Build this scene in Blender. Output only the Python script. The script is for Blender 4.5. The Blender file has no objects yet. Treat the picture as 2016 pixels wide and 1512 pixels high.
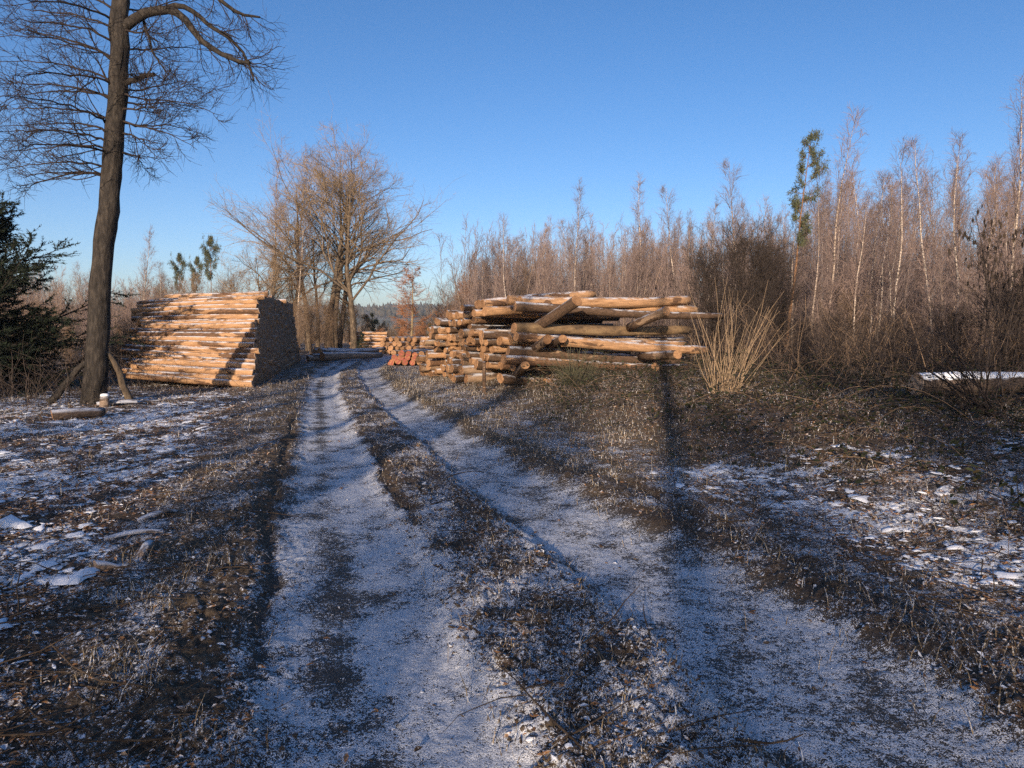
import bpy, math
import numpy as np
from mathutils import Matrix, Vector

# ------------------------------------------------------------------ camera, sky, sun, exposure
S = bpy.context.scene
COL = S.collection
EYE = 1.6
PITCH = math.radians(4.55)
FPX = 1456.0
cd = bpy.data.cameras.new("camera")
cam = bpy.data.objects.new("camera", cd)
COL.objects.link(cam)
cam.location = (0, 0, EYE)
cam.rotation_euler = (math.pi / 2 - PITCH, 0, 0)
cd.sensor_width = 36.0
cd.lens = 36.0 * FPX / 2016.0
cd.clip_start = 0.05
cd.clip_end = 8000
S.camera = cam

SUN_EL = math.radians(12.0)
SUN_AZ = math.radians(11.0)          # light travels this far right of straight ahead
w = bpy.data.worlds.new("World")
S.world = w
w.use_nodes = True
wn = w.node_tree
wn.nodes.clear()
sky = wn.nodes.new("ShaderNodeTexSky")
sky.sky_type = 'NISHITA'
sky.sun_disc = False
sky.sun_elevation = SUN_EL
sky.sun_rotation = math.pi + SUN_AZ
sky.altitude = 300
sky.air_density = 0.7
sky.dust_density = 1.5
sky.ozone_density = 1.0
bg = wn.nodes.new("ShaderNodeBackground")
bg.inputs["Strength"].default_value = 0.111
wo = wn.nodes.new("ShaderNodeOutputWorld")
hsv = wn.nodes.new("ShaderNodeHueSaturation")
hsv.inputs["Hue"].default_value = 0.5
hsv.inputs["Saturation"].default_value = 1.32
hsv.inputs["Value"].default_value = 1.0
wn.links.new(sky.outputs[0], hsv.inputs["Color"])
tint = wn.nodes.new("ShaderNodeMix")
tint.data_type = 'RGBA'; tint.blend_type = 'MULTIPLY'
tint.inputs[0].default_value = 1.0
tint.inputs[7].default_value = (0.97, 1.01, 1.16, 1)
wn.links.new(hsv.outputs[0], tint.inputs[6])
wn.links.new(tint.outputs[2], bg.inputs[0])
wn.links.new(bg.outputs[0], wo.inputs[0])

sd = bpy.data.lights.new("sun", 'SUN')
sd.energy = 5.0
sd.angle = math.radians(0.55)
sd.color = (1.0, 0.8, 0.61)
sun = bpy.data.objects.new("sun", sd)
COL.objects.link(sun)
sdir = Vector((math.sin(SUN_AZ) * math.cos(SUN_EL), math.cos(SUN_AZ) * math.cos(SUN_EL), -math.sin(SUN_EL)))
sun.rotation_euler = sdir.to_track_quat('-Z', 'Y').to_euler()
sun.location = (-10, -60, 30)

S.view_settings.view_transform = 'Standard'
S.view_settings.look = 'None'
S.view_settings.exposure = 0.52
S.view_settings.gamma = 1
S.view_settings.use_curve_mapping = False
S.render.engine = 'CYCLES'
S.cycles.use_denoising = False
S.cycles.max_bounces = 5
S.cycles.diffuse_bounces = 4
S.cycles.volume_bounces = 0

rng = np.random.default_rng(11)

# ------------------------------------------------------------------ helpers
def nrm(a):
    return a / np.maximum(np.linalg.norm(a, axis=-1, keepdims=True), 1e-9)

def sm(a, b, x):
    t = np.clip((x - a) / (b - a), 0, 1)
    return t * t * (3 - 2 * t)

def gauss(x, s):
    return np.exp(-(x / s) ** 2)

_perm = np.random.default_rng(3).permutation(1024)
_gr = np.random.default_rng(4).uniform(0, 2 * np.pi, 1024)
def perlin(x, y, seed=0):
    xi = np.floor(x).astype(np.int64); yi = np.floor(y).astype(np.int64)
    xf = x - xi; yf = y - yi
    def gd(ix, iy, dx, dy):
        h = _perm[(_perm[(ix + seed * 57) & 1023] + iy) & 1023]
        a = _gr[h]
        return np.cos(a) * dx + np.sin(a) * dy
    u = xf ** 3 * (xf * (xf * 6 - 15) + 10); v = yf ** 3 * (yf * (yf * 6 - 15) + 10)
    a = gd(xi, yi, xf, yf); b = gd(xi + 1, yi, xf - 1, yf)
    c = gd(xi, yi + 1, xf, yf - 1); d = gd(xi + 1, yi + 1, xf - 1, yf - 1)
    return ((a + u * (b - a)) + v * ((c + u * (d - c)) - (a + u * (b - a)))) * 1.4

def fbm(x, y, sc, oct=4, seed=0, gain=0.5):
    r = 0; a = 1.0; t = 0
    for o in range(oct):
        r = r + a * perlin(x * sc + 17.3 * o, y * sc - 9.1 * o, seed + o); t += a
        a *= gain; sc *= 2.03
    return r / t

def W(px, py, Y):
    """point at distance Y seen at photo pixel (px, py)"""
    u = (756 - py) / FPX
    dy = math.cos(PITCH) + u * math.sin(PITCH); dz = -math.sin(PITCH) + u * math.cos(PITCH)
    t = Y / dy
    return np.array([(px - 1008) / FPX * t, Y, EYE + dz * t])

def mesh_np(name, V, Fs, mats=(), mi=None, smooth=True, attrs=None):
    me = bpy.data.meshes.new(name)
    V = np.asarray(V, np.float32)
    Fs = [np.asarray(f, np.int32) for f in Fs if len(f)]
    me.vertices.add(len(V)); me.vertices.foreach_set("co", V.ravel())
    nl = sum(f.size for f in Fs); nf = sum(len(f) for f in Fs)
    me.loops.add(nl); me.loops.foreach_set("vertex_index", np.concatenate([f.ravel() for f in Fs]))
    me.polygons.add(nf)
    tot = np.concatenate([np.full(len(f), f.shape[1], np.int32) for f in Fs])
    me.polygons.foreach_set("loop_start", np.concatenate([[0], np.cumsum(tot)[:-1]]).astype(np.int32))
    me.polygons.foreach_set("loop_total", tot)
    for m in mats: me.materials.append(m)
    if mi is not None: me.polygons.foreach_set("material_index", np.asarray(mi, np.int32))
    me.polygons.foreach_set("use_smooth", np.full(nf, smooth, bool))
    me.update(calc_edges=True)
    for k, a in (attrs or {}).items():
        at = me.attributes.new(k, 'FLOAT', 'POINT'); at.data.foreach_set("value", np.asarray(a, np.float32))
    return me

def obj(name, me, parent=None):
    o = bpy.data.objects.new(name, me); COL.objects.link(o)
    if parent is not None: o.parent = parent
    return o

def tag(o, label=None, cat=None, group=None, kind=None):
    if label: o["label"] = label
    if cat: o["category"] = cat
    if group: o["group"] = group
    if kind: o["kind"] = kind
    return o

def thing(name, loc, label, cat, group=None, rz=0.0, sc=1.0):
    o = bpy.data.objects.new(name, None); COL.objects.link(o)
    o.location = tuple(loc); o.rotation_euler = (0, 0, rz)
    o.scale = (sc, sc, sc) if np.isscalar(sc) else sc
    o.empty_display_size = 0.2
    return tag(o, label, cat, group)

def tubes(P, R, S_=3):
    P = np.asarray(P, float); R = np.asarray(R, float)
    N, K, _ = P.shape
    T = np.gradient(P, axis=1); T = nrm(T)
    mean = nrm(P[:, -1] - P[:, 0])
    ref = np.where((np.abs(mean[:, 2:3]) < 0.75), np.array([[0, 0, 1.0]]), np.array([[1.0, 0, 0]]))
    u = nrm(np.cross(T, ref[:, None, :])); v = np.cross(T, u)
    an = np.arange(S_) / S_ * 2 * np.pi
    ring = P[:, :, None, :] + R[:, :, None, None] * (np.cos(an)[None, None, :, None] * u[:, :, None, :] + np.sin(an)[None, None, :, None] * v[:, :, None, :])
    V = ring.reshape(-1, 3)
    k = np.arange(K - 1)[:, None]; s = np.arange(S_)[None, :]
    q = np.stack([k * S_ + s, (k + 1) * S_ + s, (k + 1) * S_ + (s + 1) % S_, k * S_ + (s + 1) % S_], -1).reshape(-1, 4)
    F = (q[None] + (np.arange(N) * K * S_)[:, None, None]).reshape(-1, 4)
    return V, F

def join(parts):
    V, Fq, Ft, off = [], [], [], 0
    for v, f in parts:
        V.append(v)
        (Fq if f.shape[1] == 4 else Ft).append(f + off)
        off += len(v)
    return np.concatenate(V), [np.concatenate(x) for x in (Fq, Ft) if x]

def plen(P):
    return np.linalg.norm(np.diff(P, axis=1), axis=2).sum(1)

def walk(start, d, L, K, up=0.0, wob=0.1, r=None):
    r = r or rng
    N = len(start)
    P = np.empty((N, K, 3)); P[:, 0] = start; d = nrm(d)
    up = np.broadcast_to(np.asarray(up, float), (N,))
    for k in range(1, K):
        d = nrm(d + np.stack([0 * up, 0 * up, up], -1) + r.normal(0, wob, (N, 3)))
        P[:, k] = P[:, k - 1] + d * (L / (K - 1))[:, None]
    return P

def sprout(P, R, n, t0, t1, ang, Lf, K=4, up=0.0, wob=0.12, rr=0.5, rmax=1, rmin=0.002, asd=0.2, flat=0.0, r=None):
    """n children per parent branch; Lf(t, parent length) gives their length"""
    r = r or rng
    N, Kp = P.shape[:2]
    idx = np.repeat(np.arange(N), n)
    t = t0 + (t1 - t0) * (np.tile((np.arange(n) + 0.5) / n, N) + r.uniform(-0.5, 0.5, N * n) / n)
    f = t * (Kp - 1); i = np.minimum(f.astype(int), Kp - 2); fr = (f - i)[:, None]
    st = P[idx, i] * (1 - fr) + P[idx, i + 1] * fr
    rp = R[idx, i] * (1 - fr[:, 0]) + R[idx, i + 1] * fr[:, 0]
    T = nrm(P[idx, i + 1] - P[idx, i])
    ref = nrm(r.normal(0, 1, (len(idx), 3))); u = nrm(np.cross(T, ref))
    if flat > 0:
        u[:, 2] *= (1 - flat); u = nrm(u)
    a = ang + r.normal(0, asd, len(idx))
    d = T * np.cos(a)[:, None] + u * np.sin(a)[:, None]
    L = Lf(t, plen(P)[idx]) * np.exp(r.normal(0, 0.25, len(idx)))
    Q = walk(st, d, L, K, up, wob, r)
    rb = np.clip(rp * rr, rmin * 1.3, rmax)
    tt = np.linspace(0, 1, K)[None]
    Rq = rb[:, None] * (1 - tt) ** 0.8 + rmin * tt
    return Q, Rq

# ------------------------------------------------------------------ node helper
class NT:
    def __init__(s, name):
        s.m = bpy.data.materials.new(name); s.m.use_nodes = True
        s.t = s.m.node_tree; s.t.nodes.clear()
        s.out = s.t.nodes.new("ShaderNodeOutputMaterial")
        s.b = s.t.nodes.new("ShaderNodeBsdfPrincipled")
        s.t.links.new(s.b.outputs[0], s.out.inputs[0])
        s.b.inputs["Roughness"].default_value = 0.85
        s.b.inputs["Specular IOR Level"].default_value = 0.25
        s._c = None
    def set(s, sock, v):
        if isinstance(v, bpy.types.NodeSocket): s.t.links.new(v, sock)
        elif isinstance(v, (tuple, list)): sock.default_value = (*v, 1) if len(v) == 3 and len(sock.default_value) == 4 else v
        else: sock.default_value = v
    def coord(s):
        if s._c is None: s._c = s.t.nodes.new("ShaderNodeTexCoord").outputs["Object"]
        return s._c
    def noise(s, scale, detail=4, rough=0.55, vec=None, dist=0.0, col=False):
        n = s.t.nodes.new("ShaderNodeTexNoise")
        s.set(n.inputs["Vector"], vec or s.coord())
        n.inputs["Scale"].default_value = scale; n.inputs["Detail"].default_value = detail
        n.inputs["Roughness"].default_value = rough; n.inputs["Distortion"].default_value = dist
        return n.outputs[1 if col else 0]
    def vor(s, scale, vec=None, feat='F1', rand=1.0):
        n = s.t.nodes.new("ShaderNodeTexVoronoi"); n.feature = feat
        s.set(n.inputs["Vector"], vec or s.coord()); n.inputs["Scale"].default_value = scale
        n.inputs["Randomness"].default_value = rand
        return n
    def ramp(s, f, stops, interp='LINEAR'):
        n = s.t.nodes.new("ShaderNodeValToRGB"); n.color_ramp.interpolation = interp
        e = n.color_ramp.elements
        while len(e) < len(stops): e.new(0.5)
        for x, (p, c) in zip(e, stops):
            x.position = p; x.color = (*c, 1) if len(c) == 3 else c
        s.set(n.inputs[0], f)
        return n.outputs[0]
    def mix(s, f, a, b):
        n = s.t.nodes.new("ShaderNodeMix"); n.data_type = 'RGBA'
        s.set(n.inputs[0], f); s.set(n.inputs[6], a); s.set(n.inputs[7], b)
        return n.outputs[2]
    def mul(s, a, b):
        n = s.t.nodes.new("ShaderNodeMix"); n.data_type = 'RGBA'; n.blend_type = 'MULTIPLY'
        n.inputs[0].default_value = 1; s.set(n.inputs[6], a); s.set(n.inputs[7], b)
        return n.outputs[2]
    def m2(s, op, a, b=0.0, c=None):
        n = s.t.nodes.new("ShaderNodeMath"); n.operation = op
        s.set(n.inputs[0], a); s.set(n.inputs[1], b)
        if c is not None: s.set(n.inputs[2], c)
        return n.outputs[0]
    def mr(s, v, a, b, c=0.0, d=1.0):
        n = s.t.nodes.new("ShaderNodeMapRange"); n.interpolation_type = 'SMOOTHSTEP'
        s.set(n.inputs[0], v)
        for i, x in enumerate((a, b, c, d)): n.inputs[i + 1].default_value = x
        return n.outputs[0]
    def attr(s, k):
        n = s.t.nodes.new("ShaderNodeAttribute"); n.attribute_name = k
        return n.outputs["Fac"]
    def rnd(s):
        return s.t.nodes.new("ShaderNodeObjectInfo").outputs["Random"]
    def mapv(s, scale=(1, 1, 1), off=None, vec=None):
        n = s.t.nodes.new("ShaderNodeMapping"); s.set(n.inputs[0], vec or s.coord())
        n.inputs["Scale"].default_value = scale
        if off is not None: s.set(n.inputs["Location"], off)
        return n.outputs[0]
    def nz(s):
        g = s.t.nodes.new("ShaderNodeNewGeometry"); x = s.t.nodes.new("ShaderNodeSeparateXYZ")
        s.t.links.new(g.outputs["Normal"], x.inputs[0]); return x.outputs[2]
    def bump(s, h, dist, strength=1.0):
        n = s.t.nodes.new("ShaderNodeBump"); s.set(n.inputs["Height"], h)
        n.inputs["Distance"].default_value = dist; n.inputs["Strength"].default_value = strength
        s.t.links.new(n.outputs[0], s.b.inputs["Normal"])
    def col(s, c, rough=None):
        s.set(s.b.inputs["Base Color"], c)
        if rough is not None: s.set(s.b.inputs["Roughness"], rough)
        return s.m

SNOW = (0.88, 0.90, 0.93)
FROST = (0.78, 0.81, 0.86)

def mat_ground():
    n = NT("frosty_ground")
    fr, sn, lf, gr, ro = (n.attr(k) for k in ("frost", "snow", "leaf", "grass", "road"))
    mid = n.noise(5.0, 6, 0.65); fine = n.noise(38, 5, 0.7); grit = n.noise(150, 3, 0.6); big = n.noise(0.8, 4, 0.55)
    soil = n.ramp(fine, [(0.25, (0.03, 0.021, 0.015)), (0.5, (0.085, 0.062, 0.043)), (0.75, (0.18, 0.135, 0.095))])
    grav = n.ramp(grit, [(0.3, (0.03, 0.028, 0.026)), (0.5, (0.085, 0.078, 0.07)), (0.7, (0.19, 0.175, 0.16))])
    soil = n.mix(n.m2('MULTIPLY', ro, 0.85), soil, grav)
    v = n.vor(17, n.noise_warp() if hasattr(n, 'noise_warp') else None)
    vx = n.t.nodes.new("ShaderNodeSeparateColor"); n.t.links.new(v.outputs["Color"], vx.inputs[0])
    leaf = n.ramp(vx.outputs[0], [(0.0, (0.035, 0.024, 0.016)), (0.3, (0.09, 0.056, 0.034)), (0.55, (0.18, 0.1, 0.053)),
                                  (0.75, (0.27, 0.145, 0.07)), (0.9, (0.15, 0.12, 0.09)), (1.0, (0.34, 0.31, 0.28))])
    leaf = n.mul(leaf, n.ramp(fine, [(0.3, (0.5, 0.5, 0.5)), (0.7, (1.25, 1.2, 1.15))]))
    c = n.mix(n.m2('MULTIPLY', lf, n.mr(mid, 0.38, 0.52)), soil, leaf)
    straw = n.ramp(grit, [(0.3, (0.05, 0.038, 0.02)), (0.5, (0.17, 0.125, 0.07)), (0.72, (0.34, 0.26, 0.16))])
    c = n.mix(n.m2('MULTIPLY', gr, n.mr(fine, 0.4, 0.55)), c, straw)
    # fine hoar frost, then lying snow
    a = n.m2('ADD', n.m2('MULTIPLY', fine, 0.55), n.m2('MULTIPLY', grit, 0.55))
    a = n.m2('ADD', a, n.m2('MULTIPLY', n.m2('SUBTRACT', mid, 0.5), 0.35))
    a = n.m2('ADD', a, n.m2('MULTIPLY', n.m2('SUBTRACT', fr, 0.5), 0.55))
    ff = n.mr(a, 0.565, 0.60)
    c = n.mix(n.m2('MULTIPLY', ff, n.mr(grit, 0.36, 0.6, 0.5, 0.95)), c, FROST)
    b = n.m2('ADD', n.noise(3.4, 5, 0.6, dist=0.6), n.m2('MULTIPLY', n.m2('SUBTRACT', fine, 0.5), 0.35))
    b = n.m2('ADD', b, n.m2('MULTIPLY', n.m2('SUBTRACT', sn, 0.5), 0.6))
    sf = n.mr(b, 0.55, 0.60)
    c = n.mix(n.m2('MULTIPLY', sf, 0.94), c, SNOW)
    h = n.m2('ADD', n.m2('MULTIPLY', fine, 0.9), n.m2('MULTIPLY', mid, 1.2))
    h = n.m2('ADD', h, n.m2('MULTIPLY', grit, 0.35))
    h = n.m2('ADD', h, n.m2('MULTIPLY', n.m2('MULTIPLY', v.outputs["Distance"], lf), 0.5))
    h = n.m2('ADD', h, n.m2('MULTIPLY', sf, 0.3))
    n.bump(h, 0.022, 0.8)
    return n.col(c, 0.9)

def mat_leaf(name, stops, frost=True):
    n = NT(name)
    t = n.attr("tint")
    c = n.ramp(t, stops)
    c = n.mul(c, n.ramp(n.noise(60, 3), [(0.3, (0.6, 0.6, 0.6)), (0.7, (1.2, 1.2, 1.2))]))
    if frost:
        c = n.mix(n.m2('MULTIPLY', n.mr(n.noise(45, 3), 0.52, 0.62), 0.7), c, FROST)
    return n.col(c, 0.75)

def mat_simple(name, stops, scale=20, frost=0.0, bump=0.0, detail=4, stretch=(1, 1, 1), vary=0.0):
    n = NT(name)
    vec = n.mapv(stretch, n.m2('MULTIPLY', n.rnd(), 37.0))
    f = n.noise(scale, detail, 0.6, vec=vec)
    c = n.ramp(f, stops)
    if vary:
        c = n.mul(c, n.ramp(n.rnd(), [(0, (1 - vary,) * 3), (1, (1 + vary, 1 + vary * 0.8, 1 + vary * 0.6))]))
    if frost:
        c = n.mix(n.m2('MULTIPLY', n.mr(n.nz(), 0.25, 0.8), n.mr(n.noise(scale * 0.8, 4, 0.65), 0.62 - frost * 0.3, 0.72 - frost * 0.3)), c, FROST)
    if bump: n.bump(f, bump)
    return n.col(c, 0.85)

def mat_log(name, wood, bark, barkcov, frost=0.6):
    n = NT(name)
    vec = n.mapv((0.35, 1, 1), n.m2('MULTIPLY', n.rnd(), 61.0))
    grain = n.noise(22, 5, 0.65, vec=n.mapv((0.12, 1, 1), n.m2('MULTIPLY', n.rnd(), 61.0)))
    pat = n.noise(3.2, 5, 0.6, vec=vec, dist=0.4)
    wd = n.mul(wood, n.ramp(grain, [(0.3, (0.5, 0.45, 0.4)), (0.5, (0.95, 0.95, 0.95)), (0.7, (1.3, 1.28, 1.25))]))
    bk = n.mul(bark, n.ramp(n.noise(30, 5, 0.7, vec=vec), [(0.3, (0.35, 0.33, 0.3)), (0.7, (1.5, 1.4, 1.3))]))
    off = n.m2('ADD', pat, n.m2('MULTIPLY', n.m2('SUBTRACT', n.rnd(), 0.5), 0.22))
    bf = n.mr(off, 0.5 + (0.5 - barkcov) * 0.3, 0.54 + (0.5 - barkcov) * 0.3)
    c = n.mix(bf, wd, bk)
    # knots
    kv = n.vor(2.6, vec); kf = n.mr(kv.outputs["Distance"], 0.1, 0.05)
    c = n.mix(n.m2('MULTIPLY', kf, 0.75), c, (0.05, 0.028, 0.016))
    fz = n.m2('MULTIPLY', n.mr(n.nz(), 0.35, 0.9), n.mr(n.noise(9, 5, 0.7, vec=vec), 0.62 - frost * 0.3, 0.75 - frost * 0.3))
    c = n.mix(n.m2('MULTIPLY', fz, 0.85), c, (0.66, 0.68, 0.73))
    n.bump(n.m2('ADD', n.m2('MULTIPLY', bf, 0.6), n.m2('ADD', grain, pat)), 0.012)
    return n.col(c, 0.8)

def mat_end(name, c0, c1, tintc=None):
    n = NT(name)
    x = n.t.nodes.new("ShaderNodeTexWave"); x.wave_type = 'RINGS'; x.rings_direction = 'X'
    n.set(x.inputs["Vector"], n.coord())
    x.inputs["Scale"].default_value = 26; x.inputs["Distortion"].default_value = 3.0; x.inputs["Detail"].default_value = 2
    c = n.mix(x.outputs["Fac"], c0, c1)
    c = n.mul(c, n.ramp(n.noise(14, 4, 0.6, vec=n.mapv((1, 1, 1), n.m2('MULTIPLY', n.rnd(), 50))), [(0.3, (0.55, 0.5, 0.45)), (0.65, (1.15, 1.12, 1.1))]))
    c = n.mul(c, n.ramp(n.rnd(), [(0, (0.6, 0.55, 0.5)), (0.5, (0.95, 0.92, 0.88)), (1, (1.25, 1.2, 1.15))]))
    if tintc is not None:
        c = n.mix(n.mr(n.noise(12, 4), 0.4, 0.56), c, tintc)
    n.bump(n.noise(60, 3), 0.004)
    return n.col(c, 0.8)

def mat_birch():
    n = NT("birch_bark")
    vec = n.mapv((1, 1, 5), n.m2('MULTIPLY', n.rnd(), 31.0))
    c = n.ramp(n.noise(6, 5, 0.65, vec=vec), [(0.38, (0.05, 0.04, 0.035)), (0.46, (0.34, 0.29, 0.25)), (0.6, (0.62, 0.56, 0.5))])
    z = n.t.nodes.new("ShaderNodeSeparateXYZ"); n.t.links.new(n.coord(), z.inputs[0])
    c = n.mix(n.mr(z.outputs[2], 1.6, 0.2), c, (0.07, 0.05, 0.04))
    c = n.mul(c, n.ramp(n.rnd(), [(0, (0.5, 0.43, 0.39)), (0.5, (0.9, 0.84, 0.78)), (1, (1.15, 1.13, 1.1))]))
    return n.col(c, 0.75)

M = {}
M['ground'] = mat_ground()
M['leaf'] = mat_leaf("dead_leaves", [(0.0, (0.035, 0.024, 0.017)), (0.25, (0.085, 0.053, 0.032)), (0.45, (0.165, 0.092, 0.048)), (0.6, (0.25, 0.13, 0.06)),
                                     (0.72, (0.33, 0.18, 0.085)), (0.80, (0.3, 0.22, 0.15)), (0.86, (0.6, 0.62, 0.66)), (1.0, (0.78, 0.8, 0.85))])
M['bramble_leaf'] = mat_leaf("bramble_leaves", [(0.0, (0.012, 0.016, 0.008)), (0.5, (0.03, 0.036, 0.014)), (0.8, (0.06, 0.045, 0.02)), (1, (0.14, 0.075, 0.036))], False)
M['brown_leaf'] = mat_leaf("withered_leaves", [(0.0, (0.05, 0.026, 0.014)), (0.5, (0.13, 0.062, 0.03)), (1, (0.22, 0.11, 0.05))], False)
M['dark_leaf'] = mat_leaf("hanging_dead_leaves", [(0.0, (0.02, 0.016, 0.012)), (1, (0.06, 0.04, 0.025))], False)
M['snow'] = mat_simple("crusted_snow", [(0.3, (0.78, 0.81, 0.86)), (0.6, SNOW)], 25, bump=0.006)
M['clod'] = mat_simple("frozen_clods", [(0.3, (0.03, 0.022, 0.016)), (0.6, (0.1, 0.073, 0.05)), (0.8, (0.18, 0.135, 0.09))], 30, frost=0.42)
M['straw'] = mat_leaf("dead_grass", [(0.0, (0.07, 0.052, 0.03)), (0.4, (0.19, 0.14, 0.08)), (0.8, (0.34, 0.26, 0.155)), (0.95, (0.42, 0.35, 0.24)), (1, (0.55, 0.57, 0.6))])
M['twig'] = mat_simple("dry_twigs", [(0.3, (0.035, 0.024, 0.017)), (0.7, (0.12, 0.085, 0.055))], 30)
M['birch'] = mat_birch()
M['birch_twig'] = mat_simple("birch_twigs", [(0.3, (0.12, 0.09, 0.083)), (0.7, (0.27, 0.208, 0.19))], 12, vary=0.25)
M['oak_bark'] = mat_simple("oak_bark", [(0.3, (0.012, 0.010, 0.008)), (0.5, (0.03, 0.025, 0.021)), (0.72, (0.07, 0.058, 0.046))], 16, bump=0.03, detail=6, stretch=(1, 1, 0.3))  # bark colour darkened all over, standing in for shade on the oak trunk
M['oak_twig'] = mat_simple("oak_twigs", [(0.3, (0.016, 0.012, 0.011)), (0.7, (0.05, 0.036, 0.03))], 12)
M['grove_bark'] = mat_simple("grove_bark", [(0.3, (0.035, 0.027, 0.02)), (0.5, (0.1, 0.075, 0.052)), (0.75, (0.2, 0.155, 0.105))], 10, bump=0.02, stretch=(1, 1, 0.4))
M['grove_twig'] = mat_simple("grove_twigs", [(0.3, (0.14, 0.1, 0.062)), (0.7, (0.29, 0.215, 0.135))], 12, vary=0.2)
M['pole'] = mat_simple("sapling_bark", [(0.3, (0.1, 0.075, 0.06)), (0.5, (0.22, 0.17, 0.135)), (0.7, (0.42, 0.36, 0.3))], 9, vary=0.4)
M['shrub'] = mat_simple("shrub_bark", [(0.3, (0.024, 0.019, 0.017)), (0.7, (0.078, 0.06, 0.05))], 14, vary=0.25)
M['thicket'] = mat_simple("thicket_bark", [(0.3, (0.1, 0.07, 0.047)), (0.7, (0.26, 0.185, 0.125))], 14, vary=0.3)
M['shoot'] = mat_simple("tan_shoots", [(0.3, (0.2, 0.14, 0.085)), (0.7, (0.42, 0.31, 0.2))], 14, vary=0.2)
M['needle'] = mat_simple("dark_needles", [(0.3, (0.008, 0.014, 0.008)), (0.7, (0.022, 0.034, 0.018))], 9)
M['pine_needle'] = mat_simple("pine_needles", [(0.3, (0.04, 0.052, 0.028)), (0.7, (0.1, 0.11, 0.06))], 9, vary=0.15)
M['pine_bark'] = mat_simple("pine_bark", [(0.3, (0.1, 0.055, 0.03)), (0.7, (0.25, 0.14, 0.075))], 10)
M['larch_twig'] = mat_simple("larch_twigs", [(0.3, (0.2, 0.085, 0.04)), (0.7, (0.34, 0.16, 0.075))], 10)
M['larch_bark'] = mat_simple("larch_bark", [(0.3, (0.16, 0.11, 0.06)), (0.7, (0.3, 0.23, 0.13))], 10)
M['log_peeled'] = mat_log("peeled_spruce_log", (0.41, 0.242, 0.128), (0.14, 0.083, 0.05), 0.42)
M['log_bark'] = mat_log("weathered_log", (0.29, 0.2, 0.13), (0.1, 0.067, 0.046), 0.8, 0.6)
M['log_grey'] = mat_log("greyed_log", (0.27, 0.2, 0.15), (0.1, 0.075, 0.06), 0.5, 0.8)
M['end'] = mat_end("sawn_end", (0.4, 0.25, 0.14), (0.26, 0.15, 0.08))
M['end_dark'] = mat_end("weathered_end", (0.42, 0.33, 0.25), (0.27, 0.205, 0.15))
M['end_red'] = mat_end("red_marked_end", (0.36, 0.2, 0.1), (0.28, 0.13, 0.06), (0.27, 0.075, 0.055))
M['hill'] = mat_simple("far_wood", [(0.3, (0.028, 0.03, 0.024)), (0.7, (0.075, 0.06, 0.048))], 0.05)
M['edge'] = mat_simple("forest_needles", [(0.3, (0.015, 0.022, 0.012)), (0.7, (0.035, 0.045, 0.025))], 3)

# ------------------------------------------------------------------ terrain
TY = np.array([-30, 2.56, 3.43, 4.97, 7.25, 10.03, 12.98, 18.35, 25.39, 34.42, 45.0, 60])
LL = np.array([6.0, -0.95, -1.25, -1.65, -2.21, -2.92, -3.69, -5.11, -6.76, -8.06, -8.3, -7.5])
LR = np.array([7.1, 0.08, -0.2, -0.6, -1.34, -2.11, -2.91, -4.40, -5.96, -7.1, -7.1, -6.3])
RL = np.array([7.9, 0.98, 0.78, 0.33, -0.49, -1.2, -2.14, -3.62, -5.29, -6.7, -6.7, -5.8])
RR = np.array([9.0, 2.05, 1.9, 1.42, 0.5, -0.4, -1.33, -2.95, -4.6, -5.7, -5.6, -4.6])
def edges(y):
    return [np.interp(y, TY, a) for a in (LL, LR, RL, RR)]

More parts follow.
